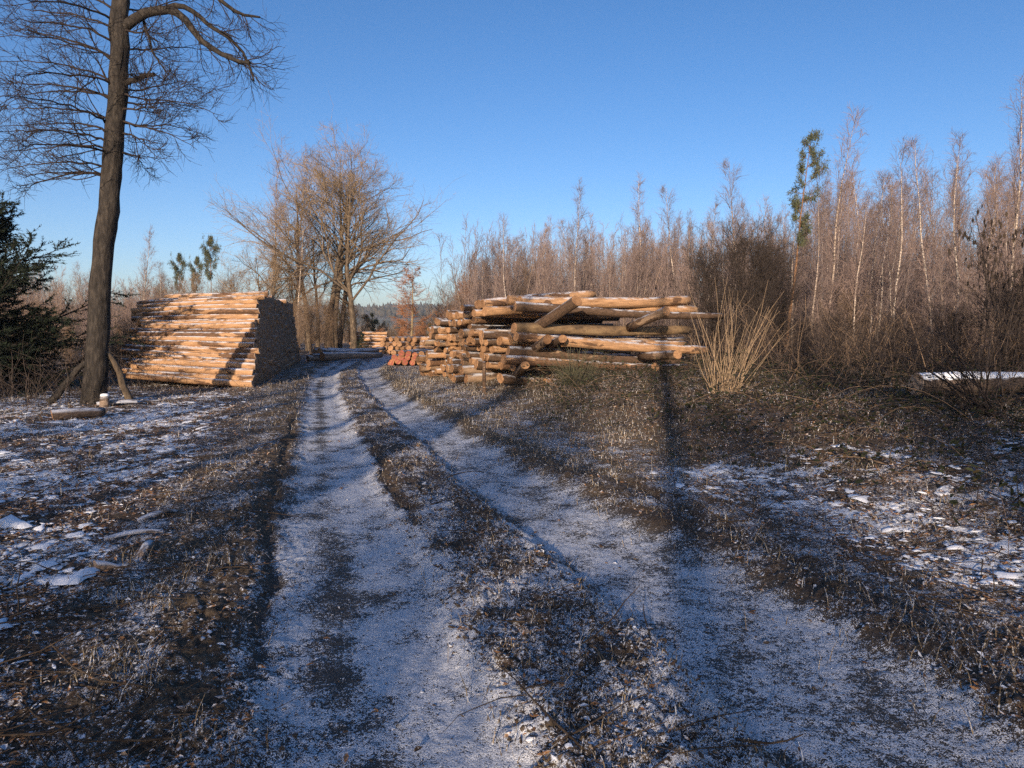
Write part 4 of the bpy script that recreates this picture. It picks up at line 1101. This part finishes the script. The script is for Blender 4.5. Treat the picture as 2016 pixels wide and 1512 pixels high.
def conifers():
    def pine(seed, h, bare, wid, n=16, tuft=0.3, dens=26):
        r = np.random.default_rng(seed)
        P = walk(np.zeros((1, 3)), np.array([[0.02, 0.0, 1]]), np.array([h]), 12, 0.05, 0.03, r)
        R = 0.011 * h * (1 - np.linspace(0, 1, 12)[None] * 0.9)
        A = sprout(P, R, n, bare, 0.99, 1.25, lambda t, L: wid * h * (0.25 + 0.9 * np.sin(np.pi * np.clip((t - bare) / (1 - bare) * 0.85 + 0.12, 0, 1))), 6, 0.06, 0.1, 0.35, 0.05, 0.01, r=r)
        B = sprout(*A, 5, 0.3, 1.0, 0.7, lambda t, L: 0.1 + 0.4 * L, 3, 0.08, 0.1, 0.6, 0.02, 0.006, r=r)
        C = np.concatenate([A[0][:, 3:].reshape(-1, 3), B[0][:, 1:].reshape(-1, 3)])
        V1, F1 = join([tubes(P, R, 8)]); V2, F2 = join([tubes(*A, 4), tubes(*B, 3)])
        V3, F3 = needle_tufts(C, dens, tuft * 0.35, tuft, seed)
        crown = mesh_np("crown", np.concatenate([V2, V3]), F2 + [F3 + len(V2)], [M['pine_bark'], M['pine_needle']], np.concatenate([np.zeros(len(F2[0])), np.ones(len(F3))]), smooth=False)
        return mesh_np("trunk", V1, F1, [M['pine_bark']]), crown
    G = "scots pines"
    tall = pine(71, 10, 0.5, 0.06, 26, 0.2, 14)
    x, sc = top_scale(1556, 266, 26, 10.0); add_tree("pine", tall, x, 26, "lone tall green pine rising above the birches at the right", "pine", G, (sc * 0.72, sc * 0.72, sc))
    small = pine(72, 8, 0.6, 0.085, 20, 0.26, 12)
    for px, py, Y, lab in [(413, 470, 60, "pine with dense top beside the grove's left edge"), (352, 503, 62, "left one of the twin pines over the left stack"), (377, 508, 62, "right one of the twin pines over the left stack")]:
        x, sc = top_scale(px, py, Y, 8.0); add_tree("pine", small, x, Y, lab, "pine", G, (sc * 0.62, sc * 0.62, sc))
    bush = pine(73, 5, 0.25, 0.2, 16, 0.3, 24)
    for px, py, Y, lab in [(735, 622, 58, "small rounded pine on the slope behind the far stacks"), (850, 640, 52, "green pine bush behind the right stack's far corner"), (670, 615, 62, "dark small pine at the foot of the grove")]:
        x, sc = top_scale(px, py, Y, 5.0); add_tree("pine", bush, x, Y, lab, "pine", G, sc)
    # larch
    r = np.random.default_rng(81); h = 10.0
    P = walk(np.zeros((1, 3)), np.array([[0.0, 0, 1]]), np.array([h]), 14, 0.1, 0.012, r)
    R = 0.013 * h * (1 - np.linspace(0, 1, 14)[None] * 0.93)
    A = sprout(P, R, 60, 0.22, 0.99, 1.75, lambda t, L: 0.45 + 1.9 * (1 - t) ** 0.6, 9, 0.16, 0.04, 0.3, 0.03, 0.009, 0.1, r=r)
    B = sprout(*A, 14, 0.2, 0.98, 0.75, lambda t, L: 0.1 + 0.2 * L * (1 - 0.4 * t), 4, -0.05, 0.12, 0.6, 0.014, 0.008, r=r)
    Cc = sprout(*B, 4, 0.2, 0.95, 0.7, lambda t, L: 0.08 + 0.4 * L, 3, -0.05, 0.1, 0.8, 0.009, 0.006, r=r)
    Lm = build_tree_meshes((P, R), [A, B, Cc], M['larch_bark'], M['larch_twig'])
    x, sc = top_scale(808, 528, 42.6, 10.0)
    add_tree("larch", Lm, x, 42.6, "orange bare larch standing between the grove and right stack", "larch", None, (sc * 1.45, sc * 1.45, sc), tilt=0.0)
    # small dark fir by the track
    r = np.random.default_rng(83)
    P = walk(np.zeros((1, 3)), np.array([[0.0, 0, 1]]), np.array([2.6]), 8, 0.1, 0.01, r); R = 0.03 * (1 - np.linspace(0, 1, 8)[None] * 0.9)
    A = sprout(P, R, 46, 0.05, 0.98, 1.4, lambda t, L: 0.12 + 0.85 * (1 - t), 5, 0.04, 0.05, 0.4, 0.01, 0.004, r=r)
    B = sprout(*A, 6, 0.2, 1, 0.8, lambda t, L: 0.06 + 0.3 * L, 3, 0.02, 0.05, 0.6, 0.006, 0.003, r=r)
    V3, F3 = needle_tufts(np.concatenate([A[0][:, 1:].reshape(-1, 3), B[0].reshape(-1, 3)]), 12, 0.03, 0.09, 5)
    V2, F2 = join([tubes(*A, 3), tubes(*B, 3)])
    V1, F1 = join([tubes(P, R, 6)])
    fir = (mesh_np("trunk", V1, F1, [M['oak_bark']]), mesh_np("crown", np.concatenate([V2, V3]), F2 + [F3 + len(V2)], [M['oak_bark'], M['needle']], np.concatenate([np.zeros(len(F2[0])), np.ones(len(F3))]), smooth=False))
    x, sc = top_scale(711, 655, 43, 2.6)
    add_tree("fir", fir, x, 43, "little dark fir at the track's bend before the far stack", "fir", None, sc)
    # big dark conifer cut by the left picture edge
    r = np.random.default_rng(85); h = 4.5
    P = walk(np.zeros((1, 3)), np.array([[0.0, 0, 1]]), np.array([h]), 12, 0.1, 0.02, r); R = 0.12 * (1 - np.linspace(0, 1, 12)[None] * 0.93)
    A = sprout(P, R, 200, 0.02, 0.99, 1.0, lambda t, L: 0.3 + 1.9 * (1 - t) ** 0.75, 9, 0.03, 0.05, 0.3, 0.03, 0.006, 0.18, r=r)
    A2 = sprout(P[:, :6], R[:, :6], 60, 0.02, 0.95, 1.65, lambda t, L: 1.5 + 0.9 * (1 - t), 9, 0.0, 0.05, 0.3, 0.03, 0.006, 0.15, r=r)
    A = (np.concatenate([A[0], A2[0]]), np.concatenate([A[1], A2[1]]))
    B = sprout(*A, 16, 0.1, 1.0, 0.7, lambda t, L: 0.10 + 0.2 * L * (1 - 0.5 * t), 5, 0.03, 0.07, 0.5, 0.008, 0.003, r=r)
    Cc = sprout(*B, 5, 0.15, 1.0, 0.6, lambda t, L: 0.06 + 0.32 * L, 3, 0.02, 0.06, 0.6, 0.004, 0.0025, flat=0.5, r=r)
    # needles along every twig
    def needles(Pq, n, ln, seed):
        rr_ = np.random.default_rng(seed); N, K = Pq.shape[:2]
        i = np.repeat(np.arange(N), n); f = rr_.uniform(0, K - 1.001, len(i)); k = f.astype(int); fr = (f - k)[:, None]
        c = Pq[i, k] * (1 - fr) + Pq[i, k + 1] * fr; T = nrm(Pq[i, k + 1] - Pq[i, k])
        d = nrm(T * 0.8 + nrm(rr_.normal(0, 1, (len(i), 3)))); s = nrm(np.cross(d, rr_.normal(0, 1, (len(i), 3))))
        L = ln * rr_.uniform(0.7, 1.2, (len(i), 1))
        V = np.stack([c - s * L * 0.14, c + s * L * 0.14, c + d * L], 1).reshape(-1, 3)
        return V, np.arange(len(V)).reshape(-1, 3)
    V3, F3 = join([needles(A[0], 60, 0.07, 3), needles(B[0], 34, 0.07, 1), needles(Cc[0], 13, 0.06, 2)])
    V2, F2 = join([tubes(*A, 4), tubes(*B, 3), tubes(*Cc, 3)])
    V1, F1 = join([tubes(P, R, 8)])
    fir2 = (mesh_np("trunk", V1, F1, [M['oak_bark']]), mesh_np("crown", np.concatenate([V2, V3]), F2 + [F3[0] + len(V2)], [M['oak_bark'], M['needle']], np.concatenate([np.zeros(len(F2[0])), np.ones(len(F3[0]))]), smooth=False))
    add_tree("conifer", fir2, -12.4, 16.2, "dark needled conifer reaching in from the left picture edge", "conifer", None, (1.3, 1.3, 0.98), tilt=0.0)

def hero_oak():
    Y0 = 14.5
    base = W(185, 800, Y0); base[2] = float(H(base[0], Y0)[0])
    o = thing("oak", base, "tall dark leaning oak with sweeping bare twigs left of the left stack", "oak")
    C = [(183, 815, 0.26), (186, 770, 0.215), (190, 700, 0.2), (196, 600, 0.19), (205, 480, 0.182), (216, 380, 0.175), (224, 280, 0.168), (231, 180, 0.162), (234, 90, 0.156), (237, 0, 0.15)]
    pts = np.array([W(a, b, Y0) - base for a, b, _ in C]); rad = np.array([c for *_, c in C])
    ext = np.array([pts[-1] + np.array([0.02 * k, 0.03 * k, 0.9 * k]) for k in range(1, 7)]); pts = np.concatenate([pts, ext]); rad = np.concatenate([rad, 0.15 - 0.02 * np.arange(1, 7)])
    tt = np.linspace(0, len(pts) - 1, 46)
    pts = np.stack([np.interp(tt, np.arange(len(pts)), pts[:, i]) for i in range(3)], -1); rad = np.interp(tt, np.arange(len(rad)), rad)
    pts[:, :2] += 0.012 * rng.normal(0, 1, (46, 2))
    V, F = tubes(pts[None], rad[None], 20)
    V = V + 0.012 * rng.normal(0, 1, V.shape)
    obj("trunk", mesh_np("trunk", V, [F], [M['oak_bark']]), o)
    def limb(px, r0, r1, dep):
        n = len(px); q = np.array([W(a, b, Y0 + dep * (i / (n - 1)) ** 1.2) - base for i, (a, b) in enumerate(px)])
        s = np.linspace(0, n - 1, 14)
        q = np.stack([np.interp(s, np.arange(n), q[:, i]) for i in range(3)], -1)
        q[1:-1] = (q[:-2] + 2 * q[1:-1] + q[2:]) / 4 + 0.012 * rng.normal(0, 1, (12, 3))
        return q, np.linspace(r0, r1, 14)
    limbs = [limb([(246, 52), (278, 28), (318, 16), (345, 18), (372, 50), (398, 82), (430, 105), (468, 122), (492, 124)], 0.10, 0.028, -0.6),
             limb([(330, 15), (360, 10), (388, 26), (418, 56), (442, 66), (474, 94), (488, 118), (500, 160)], 0.055, 0.018, 0.5),
             limb([(268, 34), (284, 40), (290, 72), (302, 108), (318, 126), (330, 145)], 0.035, 0.012, 0.5),
             limb([(246, 165), (262, 157), (284, 150), (304, 146)], 0.055, 0.035, -0.4),
             limb([(258, -30), (300, -60), (360, -50), (420, -10), (470, 30), (512, 34)], 0.08, 0.02, 1.0)]
    LP = np.array([a for a, b in limbs]); LR_ = np.array([b for a, b in limbs])
    for a, b in limbs:
        V, F = tubes(a[None], b[None], 9)
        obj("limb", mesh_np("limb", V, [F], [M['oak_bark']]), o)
    br = []
    for py, ex, ey, dep in [(20, 60, -40, 1), (40, 40, 0, -2), (60, 50, 20, 1.5), (85, 20, 40, -1), (120, 60, 60, 2), (120, -30, 70, -0.5), (165, -20, 120, 1), (168, 20, 150, -2), (195, -40, 190, 1.8),
                            (200, 0, 165, -1), (240, -30, 215, 0.8), (250, 10, 190, -2), (262, -40, 250, 2), (285, 0, 260, -1), (300, -20, 300, 1.2), (305, 40, 290, -2), (335, 20, 330, 0.5), (345, 60, 372, -1), (355, 50, 350, 1.5)]:
        br.append(limb([(229 if py < 250 else 216, py), (190, py - 12 + (ey - py) * 0.2), (130, py + (ey - py) * 0.5 - 14), (60, py + (ey - py) * 0.85 - 6), (ex, ey)], 0.026, 0.005, dep))
    for py, ex, ey, dep in [(178, 390, 160, 1.5), (185, 440, 228, -1.2), (200, 400, 215, 1), (238, 388, 295, -1), (242, 395, 262, 1.4), (262, 310, 312, -0.5), (300, 290, 338, 0.8), (95, 420, 100, 1.5), (60, 330, 60, -1.5), (20, 420, -10, 2), (215, 330, 190, -2)]:
        br.append(limb([(240, py), (280, py + (ey - py) * 0.15 + 4), (240 + (ex - 240) * 0.6, py + (ey - py) * 0.5 - 6), (ex, ey)], 0.022, 0.004, dep))
    r = np.random.default_rng(5)
    A = (np.array([a for a, b in br]), np.array([b for a, b in br]))
    # hidden upper crown, above the frame
    U = sprout(pts[None, 30:], rad[None, 30:], 22, 0.1, 0.99, 0.8, lambda t, L: 1.6 + 1.6 * (1 - t), 14, 0.03, 0.08, 0.3, 0.05, 0.006, r=r)
    A = (np.concatenate([A[0], U[0]]), np.concatenate([A[1], U[1]]))
    B1 = sprout(*A, 9, 0.12, 0.98, 0.55, lambda t, L: 0.2 + 0.22 * L * (1 - 0.55 * t), 7, 0.035, 0.12, 0.55, 0.012, 0.004, r=r)
    B2 = sprout(LP, LR_, 14, 0.2, 1.0, 0.75, lambda t, L: 0.25 + 0.14 * L, 7, -0.08, 0.17, 0.35, 0.012, 0.004, r=r)
    B = (np.concatenate([B1[0], B2[0]]), np.concatenate([B1[1], B2[1]]))
    Cc = sprout(*B, 5, 0.2, 0.98, 0.6, lambda t, L: 0.1 + 0.42 * L * (1 - 0.4 * t), 5, 0.02, 0.15, 0.6, 0.006, 0.003, r=r)
    D = sprout(*Cc, 3, 0.25, 0.98, 0.65, lambda t, L: 0.07 + 0.42 * L, 3, 0.0, 0.15, 0.8, 0.004, 0.0022, r=r)
    V, F = join([tubes(*A, 5), tubes(*B, 4), tubes(*Cc, 3), tubes(*D, 3)])
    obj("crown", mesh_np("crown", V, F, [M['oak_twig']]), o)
    # dead poles leaning on the trunk
    for j, (A_, B_, lab) in enumerate([((96, 800), (168, 712), "dead pole leaning on the oak trunk from the left"), ((258, 762), (212, 695), "dead pole leaning on the oak trunk from the right")]):
        p = W(*A_, Y0 - 0.3 + 0.7 * j); q = W(*B_, Y0 + 0.05); p[2] = float(H(p[0], p[1])[0])
        P = np.linspace(p, q, 6)[None] + 0.015 * rng.normal(0, 1, (1, 6, 3))
        V, F = tubes(P - p, np.linspace(0.075, 0.055, 6)[None], 10)
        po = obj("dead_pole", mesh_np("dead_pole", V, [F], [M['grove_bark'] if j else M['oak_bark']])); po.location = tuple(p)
        tag(po, lab, "pole", "dead poles leaning on the oak")

def right_shrubs():
    # dark bush beside the stack
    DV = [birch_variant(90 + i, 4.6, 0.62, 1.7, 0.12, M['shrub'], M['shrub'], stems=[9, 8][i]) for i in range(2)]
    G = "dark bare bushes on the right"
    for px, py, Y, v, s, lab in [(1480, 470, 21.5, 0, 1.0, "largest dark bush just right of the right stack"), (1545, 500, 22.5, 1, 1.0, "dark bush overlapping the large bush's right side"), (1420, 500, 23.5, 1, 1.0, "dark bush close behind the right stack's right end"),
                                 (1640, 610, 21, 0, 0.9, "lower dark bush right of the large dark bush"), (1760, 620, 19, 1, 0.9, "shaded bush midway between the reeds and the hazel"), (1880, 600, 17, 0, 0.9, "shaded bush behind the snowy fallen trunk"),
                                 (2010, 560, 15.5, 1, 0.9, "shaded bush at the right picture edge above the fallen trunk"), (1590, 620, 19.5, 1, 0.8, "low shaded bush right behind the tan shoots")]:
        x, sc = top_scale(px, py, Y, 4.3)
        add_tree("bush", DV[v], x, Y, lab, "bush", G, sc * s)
    # hazel with hanging dead leaves
    r = np.random.default_rng(95)
    def hz(h, stems, spread):
        st = np.zeros((stems, 3)); st[:, :2] = r.normal(0, 0.15, (stems, 2))
        P = walk(st, np.stack([r.normal(-0.22, 0.3, stems), r.normal(0, 0.3, stems), np.ones(stems)], -1), h * r.uniform(0.6, 1, stems), 12, 0.0, 0.06, r)
        R = np.linspace(0.04, 0.006, 12)[None] * r.uniform(0.6, 1.1, (stems, 1))
        A = sprout(P, R, 16, 0.2, 0.98, 0.8, lambda t, L: spread * (0.3 + 0.9 * (1 - t)), 7, 0.0, 0.12, 0.5, 0.012, 0.004, r=r)
        B = sprout(*A, 7, 0.2, 0.98, 0.7, lambda t, L: 0.1 + 0.35 * L, 4, 0, 0.15, 0.6, 0.007, 0.003, r=r)
        return P, R, A, B
    P, R, A, B = hz(5.2, 7, 1.1)
    Y = 15.0; x, sc = top_scale(1990, 330, Y, 5.0)
    o = thing("hazel", (x, Y, float(H(x, Y)[0]) - 0.05), "hazel with dark dead leaves hanging from its arching twigs, far right", "hazel", None, 0, sc)
    V, F = tubes(P, R, 6); obj("stem", mesh_np("stem", V, [F], [M['shrub']]), o)
    V, F = join([tubes(*A, 4), tubes(*B, 3)]); obj("crown", mesh_np("crown", V, F, [M['shrub']], smooth=False), o)
    n = 420
    i = r.integers(0, len(B[0]), n); pos = B[0][i, r.integers(1, 4, n)] - np.array([0, 0, 0.04])
    keep = (pos[:, 2] > 2.2); pos = pos[keep]; n = len(pos)
    yaw = r.uniform(0, 6.28, n); Rm = np.zeros((n, 3, 3)); Rm[:, 0, 2] = np.cos(yaw); Rm[:, 1, 2] = np.sin(yaw); Rm[:, 2, 0] = -1; Rm[:, 0, 1] = -np.sin(yaw); Rm[:, 1, 1] = np.cos(yaw)
    scatter("leaves", LEAF_V[None], LEAF_F, pos, Rm, r.uniform(0.09, 0.15, n), M['dark_leaf'], r.uniform(0, 1, n), kind='stuff', parent=o)
    # tan coppice shoots beside the right stack
    p = W(1425, 822, 13.0); gz = float(H(p[0], 13.0)[0])
    o = thing("willow_shoots", (p[0], 13.0, gz), "fan of tan leafless shoots at the right stack's right end", "shrub")
    for k in range(72):
        a = rng.uniform(0, 6.28); rr_ = rng.uniform(0, 0.34)
        st = np.array([[rr_ * np.cos(a), 0.6 * rr_ * np.sin(a), -0.03]])
        L = rng.uniform(0.4, 2.15)
        d = np.array([[st[0, 0] * 1.2 + rng.normal(0.05, 0.12), st[0, 1] + rng.normal(0, 0.16), 1.0]])
        Pq = walk(st, d, np.array([L]), 8, -0.01, 0.075)
        V, F = tubes(Pq, np.linspace(0.006, 0.0018, 8)[None] * rng.uniform(0.8, 1.25), 5)
        obj("shoot", mesh_np("shoot", V, [F], [M['shoot']]), o)
    # arching shrub before the snowy trunk
    p = W(1945, 850, 9.5); gz = float(H(p[0], 9.5)[0])
    o = thing("arching_shrub", (p[0], 9.5, gz), "arching bare shrub growing before the snow-topped fallen trunk", "shrub")
    n = 34
    d = np.stack([rng.normal(-0.35, 0.55, n), rng.normal(0, 0.4, n), rng.uniform(0.5, 1.2, n)], -1)
    st = np.zeros((n, 3)); st[:, :2] = rng.normal(0, 0.12, (n, 2))
    Pq = walk(st, d, rng.uniform(0.8, 2.3, n), 10, -0.02, 0.05); Rq = np.linspace(0.011, 0.0025, 10)[None] * rng.uniform(0.6, 1.2, (n, 1))
    for k in range(n):
        V, F = tubes(Pq[k:k + 1], Rq[k:k + 1], 5)
        obj("stem", mesh_np("stem", V, [F], [M['shrub']]), o)
    A = sprout(Pq, Rq, 9, 0.2, 0.95, 0.6, lambda t, L: 0.15 + 0.2 * L, 5, 0, 0.1, 0.5, 0.005, 0.002)
    V, F = tubes(*A, 3); obj("twigs", mesh_np("twigs", V, [F], [M['shrub']]), o)
    # broom-like tuft at the stack's foot
    p = W(1135, 790, 16.2); gz = float(H(p[0], 16.2)[0])
    o = thing("broom_bush", (p[0], 16.2, gz), "dark rushy broom tuft at the foot of the right stack", "bush")
    n = 150
    st = np.zeros((n, 3)); st[:, :2] = rng.normal(0, 0.16, (n, 2))
    Pq = walk(st, np.stack([st[:, 0] * 2 + rng.normal(0, 0.25, n), st[:, 1] * 2, np.ones(n)], -1), rng.uniform(0.4, 0.95, n), 6, -0.03, 0.06)
    V, F = tubes(Pq, np.linspace(0.006, 0.002, 6)[None] * np.ones((n, 1)), 3)
    tag(obj("blades", mesh_np("blades", V, [F], [M['bramble_stem']]), o), kind='stuff')

M['bramble_stem'] = mat_simple("broom_green", [(0.3, (0.05, 0.05, 0.03)), (0.7, (0.12, 0.115, 0.07))], 8)

def undergrowth():
    n = 4200
    x = rng.uniform(2.5, 24, n); y = rng.uniform(10.5, 34, n)
    d = ground_data(x, y, False)
    keep = (d['er'] > 4.3) & (rng.uniform(0, 1, n) < sm(11, 15, y + 0.1 * x)) & ~((x > -1) & (x < 5.2) & (y < 24))
    x, y, z = x[keep], y[keep], d['z'][keep]; n = len(x)
    P = walk(np.stack([x, y, z], -1), np.stack([rng.normal(0, 0.4, n), rng.normal(0, 0.4, n), np.ones(n)], -1), rng.uniform(0.4, 1.9, n), 6, -0.03, 0.13)
    R = rng.uniform(0.004, 0.012, n)[:, None] * np.linspace(1, 0.4, 6)[None]
    A = sprout(P, R, 4, 0.25, 0.95, 0.7, lambda t, L: 0.15 + 0.25 * L, 4, 0, 0.15, 0.6, 0.005, 0.0025)
    V, F = join([tubes(P, R, 3), tubes(*A, 3)])
    nf = len(F[0]); mi = np.zeros(nf, int); per = 15
    mi[(np.arange(nf) // per) % 3 == 0] = 1
    tag(obj("undergrowth", mesh_np("undergrowth", V, F, [M['shrub'], M['thicket']], mi, smooth=False)), kind='stuff')
    n = 1500
    x = rng.uniform(-17, -8.2, n); y = rng.uniform(11, 30, n); z = H(x, y)
    keep = x < -7.6 - 0.26 * (y - 14); keep &= ~((y > 17.8) & (x > -10.9 - 0.2 * (y - 18)))
    x, y, z = x[keep], y[keep], z[keep]; n = len(x)
    P = walk(np.stack([x, y, z], -1), np.stack([rng.normal(0, 0.4, n), rng.normal(0, 0.4, n), np.ones(n)], -1), rng.uniform(0.3, 1.3, n), 6, -0.03, 0.13)
    R = rng.uniform(0.003, 0.007, n)[:, None] * np.linspace(1, 0.4, 6)[None]
    A = sprout(P, R, 4, 0.25, 0.95, 0.7, lambda t, L: 0.15 + 0.25 * L, 4, 0, 0.15, 0.6, 0.004, 0.002)
    V, F = join([tubes(P, R, 3), tubes(*A, 3)])
    tag(obj("undergrowth", mesh_np("undergrowth", V, F, [M['shrub']], smooth=False)), kind='stuff')

def far_woods():
    # wooded ridge and valley scrub: masses nobody would count
    n = 6500
    x = rng.uniform(-900, 700, n); y = rng.uniform(640, 1150, n)
    z = H(x, y)
    r = np.random.default_rng(7)
    T = np.concatenate([ICO_V * np.array([1, 1, 1.5]) + np.array([0, 0, 1.6]), ])
    tm = T[None] * r.uniform(0.65, 1.3, (n, len(T), 1))
    con = r.uniform(0, 1, n) < 0.35
    cone = ICO_V * np.array([0.75, 0.75, 2.0]); cone[:, :2] *= np.clip(1.0 - 0.5 * ICO_V[:, 2:3], 0.1, 1.5); cone[:, 2] += 1.9
    tm[con] = cone[None] * r.uniform(0.8, 1.2, (con.sum(), len(T), 1))
    scatter("distant_woods", tm, ICO_F, np.stack([x, y, z], -1), rotm(n, 0.05), r.uniform(1.5, 2.9, n), M['hill'], smooth=True)
    n = 5200
    x = rng.uniform(-60, 80, n); y = rng.uniform(56, 130, n); z = H(x, y)
    P = walk(np.stack([x, y, z], -1), np.stack([rng.normal(0, 0.2, n), rng.normal(0, 0.2, n), np.ones(n)], -1), rng.uniform(1.5, 5.0, n) * (1 - 0.55 * ((x > -24) & (x < -7))), 6, 0.0, 0.1)
    R = rng.uniform(0.014, 0.03, n)[:, None] * np.linspace(1, 0.4, 6)[None]
    A = sprout(P, R, 7, 0.15, 0.98, 0.6, lambda t, L: 0.3 + 0.3 * L * (1 - 0.5 * t), 4, 0.03, 0.12, 0.6, 0.015, 0.006)
    V, F = join([tubes(P, R, 3), tubes(*A, 3)])
    tag(obj("valley_scrub", mesh_np("valley_scrub", V, F, [M['thicket']], smooth=False)), kind='stuff')

def forest_behind():
    """the wood at the photographer's back that shades the foreground"""
    r = np.random.default_rng(17)
    tr, cr, hs = [], [], []
    P0, R0, C = [], [], []
    def add(x, y, h, rad, crown_from, crown_r, dens):
        z = float(H(x, y)[0])
        P0.append(np.linspace([x, y, z - 0.2], [x + r.normal(0, 0.25), y, z + h], 6)); R0.append(np.linspace(rad, rad * 0.3, 6))
        n = int(dens * 26)
        t = r.uniform(crown_from, 1, n); rr_ = crown_r * (1.15 - t) * np.sqrt(r.uniform(0, 1, n)) * 1.6
        a = r.uniform(0, 6.28, n)
        C.append(np.stack([x + rr_ * np.cos(a), y + rr_ * np.sin(a), z + h * t], -1))
    for k in range(120):
        y = r.uniform(-64, -38); x = r.uniform(-36, 16) - 0.19 * (-y - 45)
        if x < -15: h = r.uniform(11.3, 14.4)
        elif x < -6.5: h = r.uniform(10.5, 13.5)
        else: h = r.uniform(12.5, 16)
        h += 0.2126 * (-y - 45)
        add(x, y, h, 0.17, r.uniform(0.3, 0.45), r.uniform(1.2, 2.2), r.uniform(1.1, 2.8) if x < -7 else r.uniform(1.8, 3.4))
    # a few slim trunks closer by throw the long stripes
    for x, y, h in [(-2.3, -13.5, 13), (-5.2, -9, 9), (-7.6, -13, 11), (-9.8, -11, 9), (-11.6, -15, 10), (1.2, -13, 11), (3.4, -11, 9), (-6.4, -17, 11), (-20.0, -12, 9)]:
        add(x, y, h, 0.2, 0.6, 0.9, 0.5)
    for k in range(16):
        add(r.uniform(-16, 6), r.uniform(-13, -6), r.uniform(2.5, 4.5), 0.04, 0.3, 1.0, 0.6)
    V1, F1 = tubes(np.array(P0), np.array(R0), 7)
    C = np.concatenate(C)
    n = 7
    i = np.repeat(np.arange(len(C)), n); c = C[i] + r.normal(0, 0.16, (len(i), 3)); d = nrm(r.normal(0, 1, (len(i), 3))); s = nrm(np.cross(d, r.normal(0, 1, (len(i), 3))))
    L = r.uniform(0.2, 0.5, (len(i), 1))
    V2 = np.stack([c - s * L * 0.16, c + s * L * 0.16, c + d * L], 1).reshape(-1, 3)
    me = mesh_np("forest", np.concatenate([V1, V2]), [F1, np.arange(len(V2)).reshape(-1, 3) + len(V1)], [M['oak_bark'], M['edge']], np.concatenate([np.zeros(len(F1)), np.ones(len(V2) // 3)]), smooth=False)
    tag(obj("forest", me), kind='stuff')

right_wood(); left_wood(); grove(); conifers(); hero_oak(); right_shrubs(); undergrowth(); far_woods(); forest_behind()

# ------------------------------------------------------------------ haze: cold valley air
HAZE = 0.0003
def haze():
    b = ((-2500, -160, -16), (2500, 2100, 62))
    V = np.array([[b[i][0], b[j][1], b[k][2]] for i in (0, 1) for j in (0, 1) for k in (0, 1)], float)
    F = np.array([[0, 1, 3, 2], [4, 6, 7, 5], [0, 4, 5, 1], [2, 3, 7, 6], [0, 2, 6, 4], [1, 5, 7, 3]])
    m = bpy.data.materials.new("cold_haze"); m.use_nodes = True
    nt = m.node_tree; nt.nodes.clear()
    ou = nt.nodes.new("ShaderNodeOutputMaterial"); pv = nt.nodes.new("ShaderNodeVolumePrincipled")
    pv.inputs["Color"].default_value = (0.75, 0.87, 1.0, 1); pv.inputs["Density"].default_value = HAZE
    pv.inputs["Anisotropy"].default_value = 0.0
    nt.links.new(pv.outputs[0], ou.inputs["Volume"])
    tag(obj("haze", mesh_np("haze", V, [F], [m], smooth=False)), kind='stuff')
if HAZE > 0: haze()
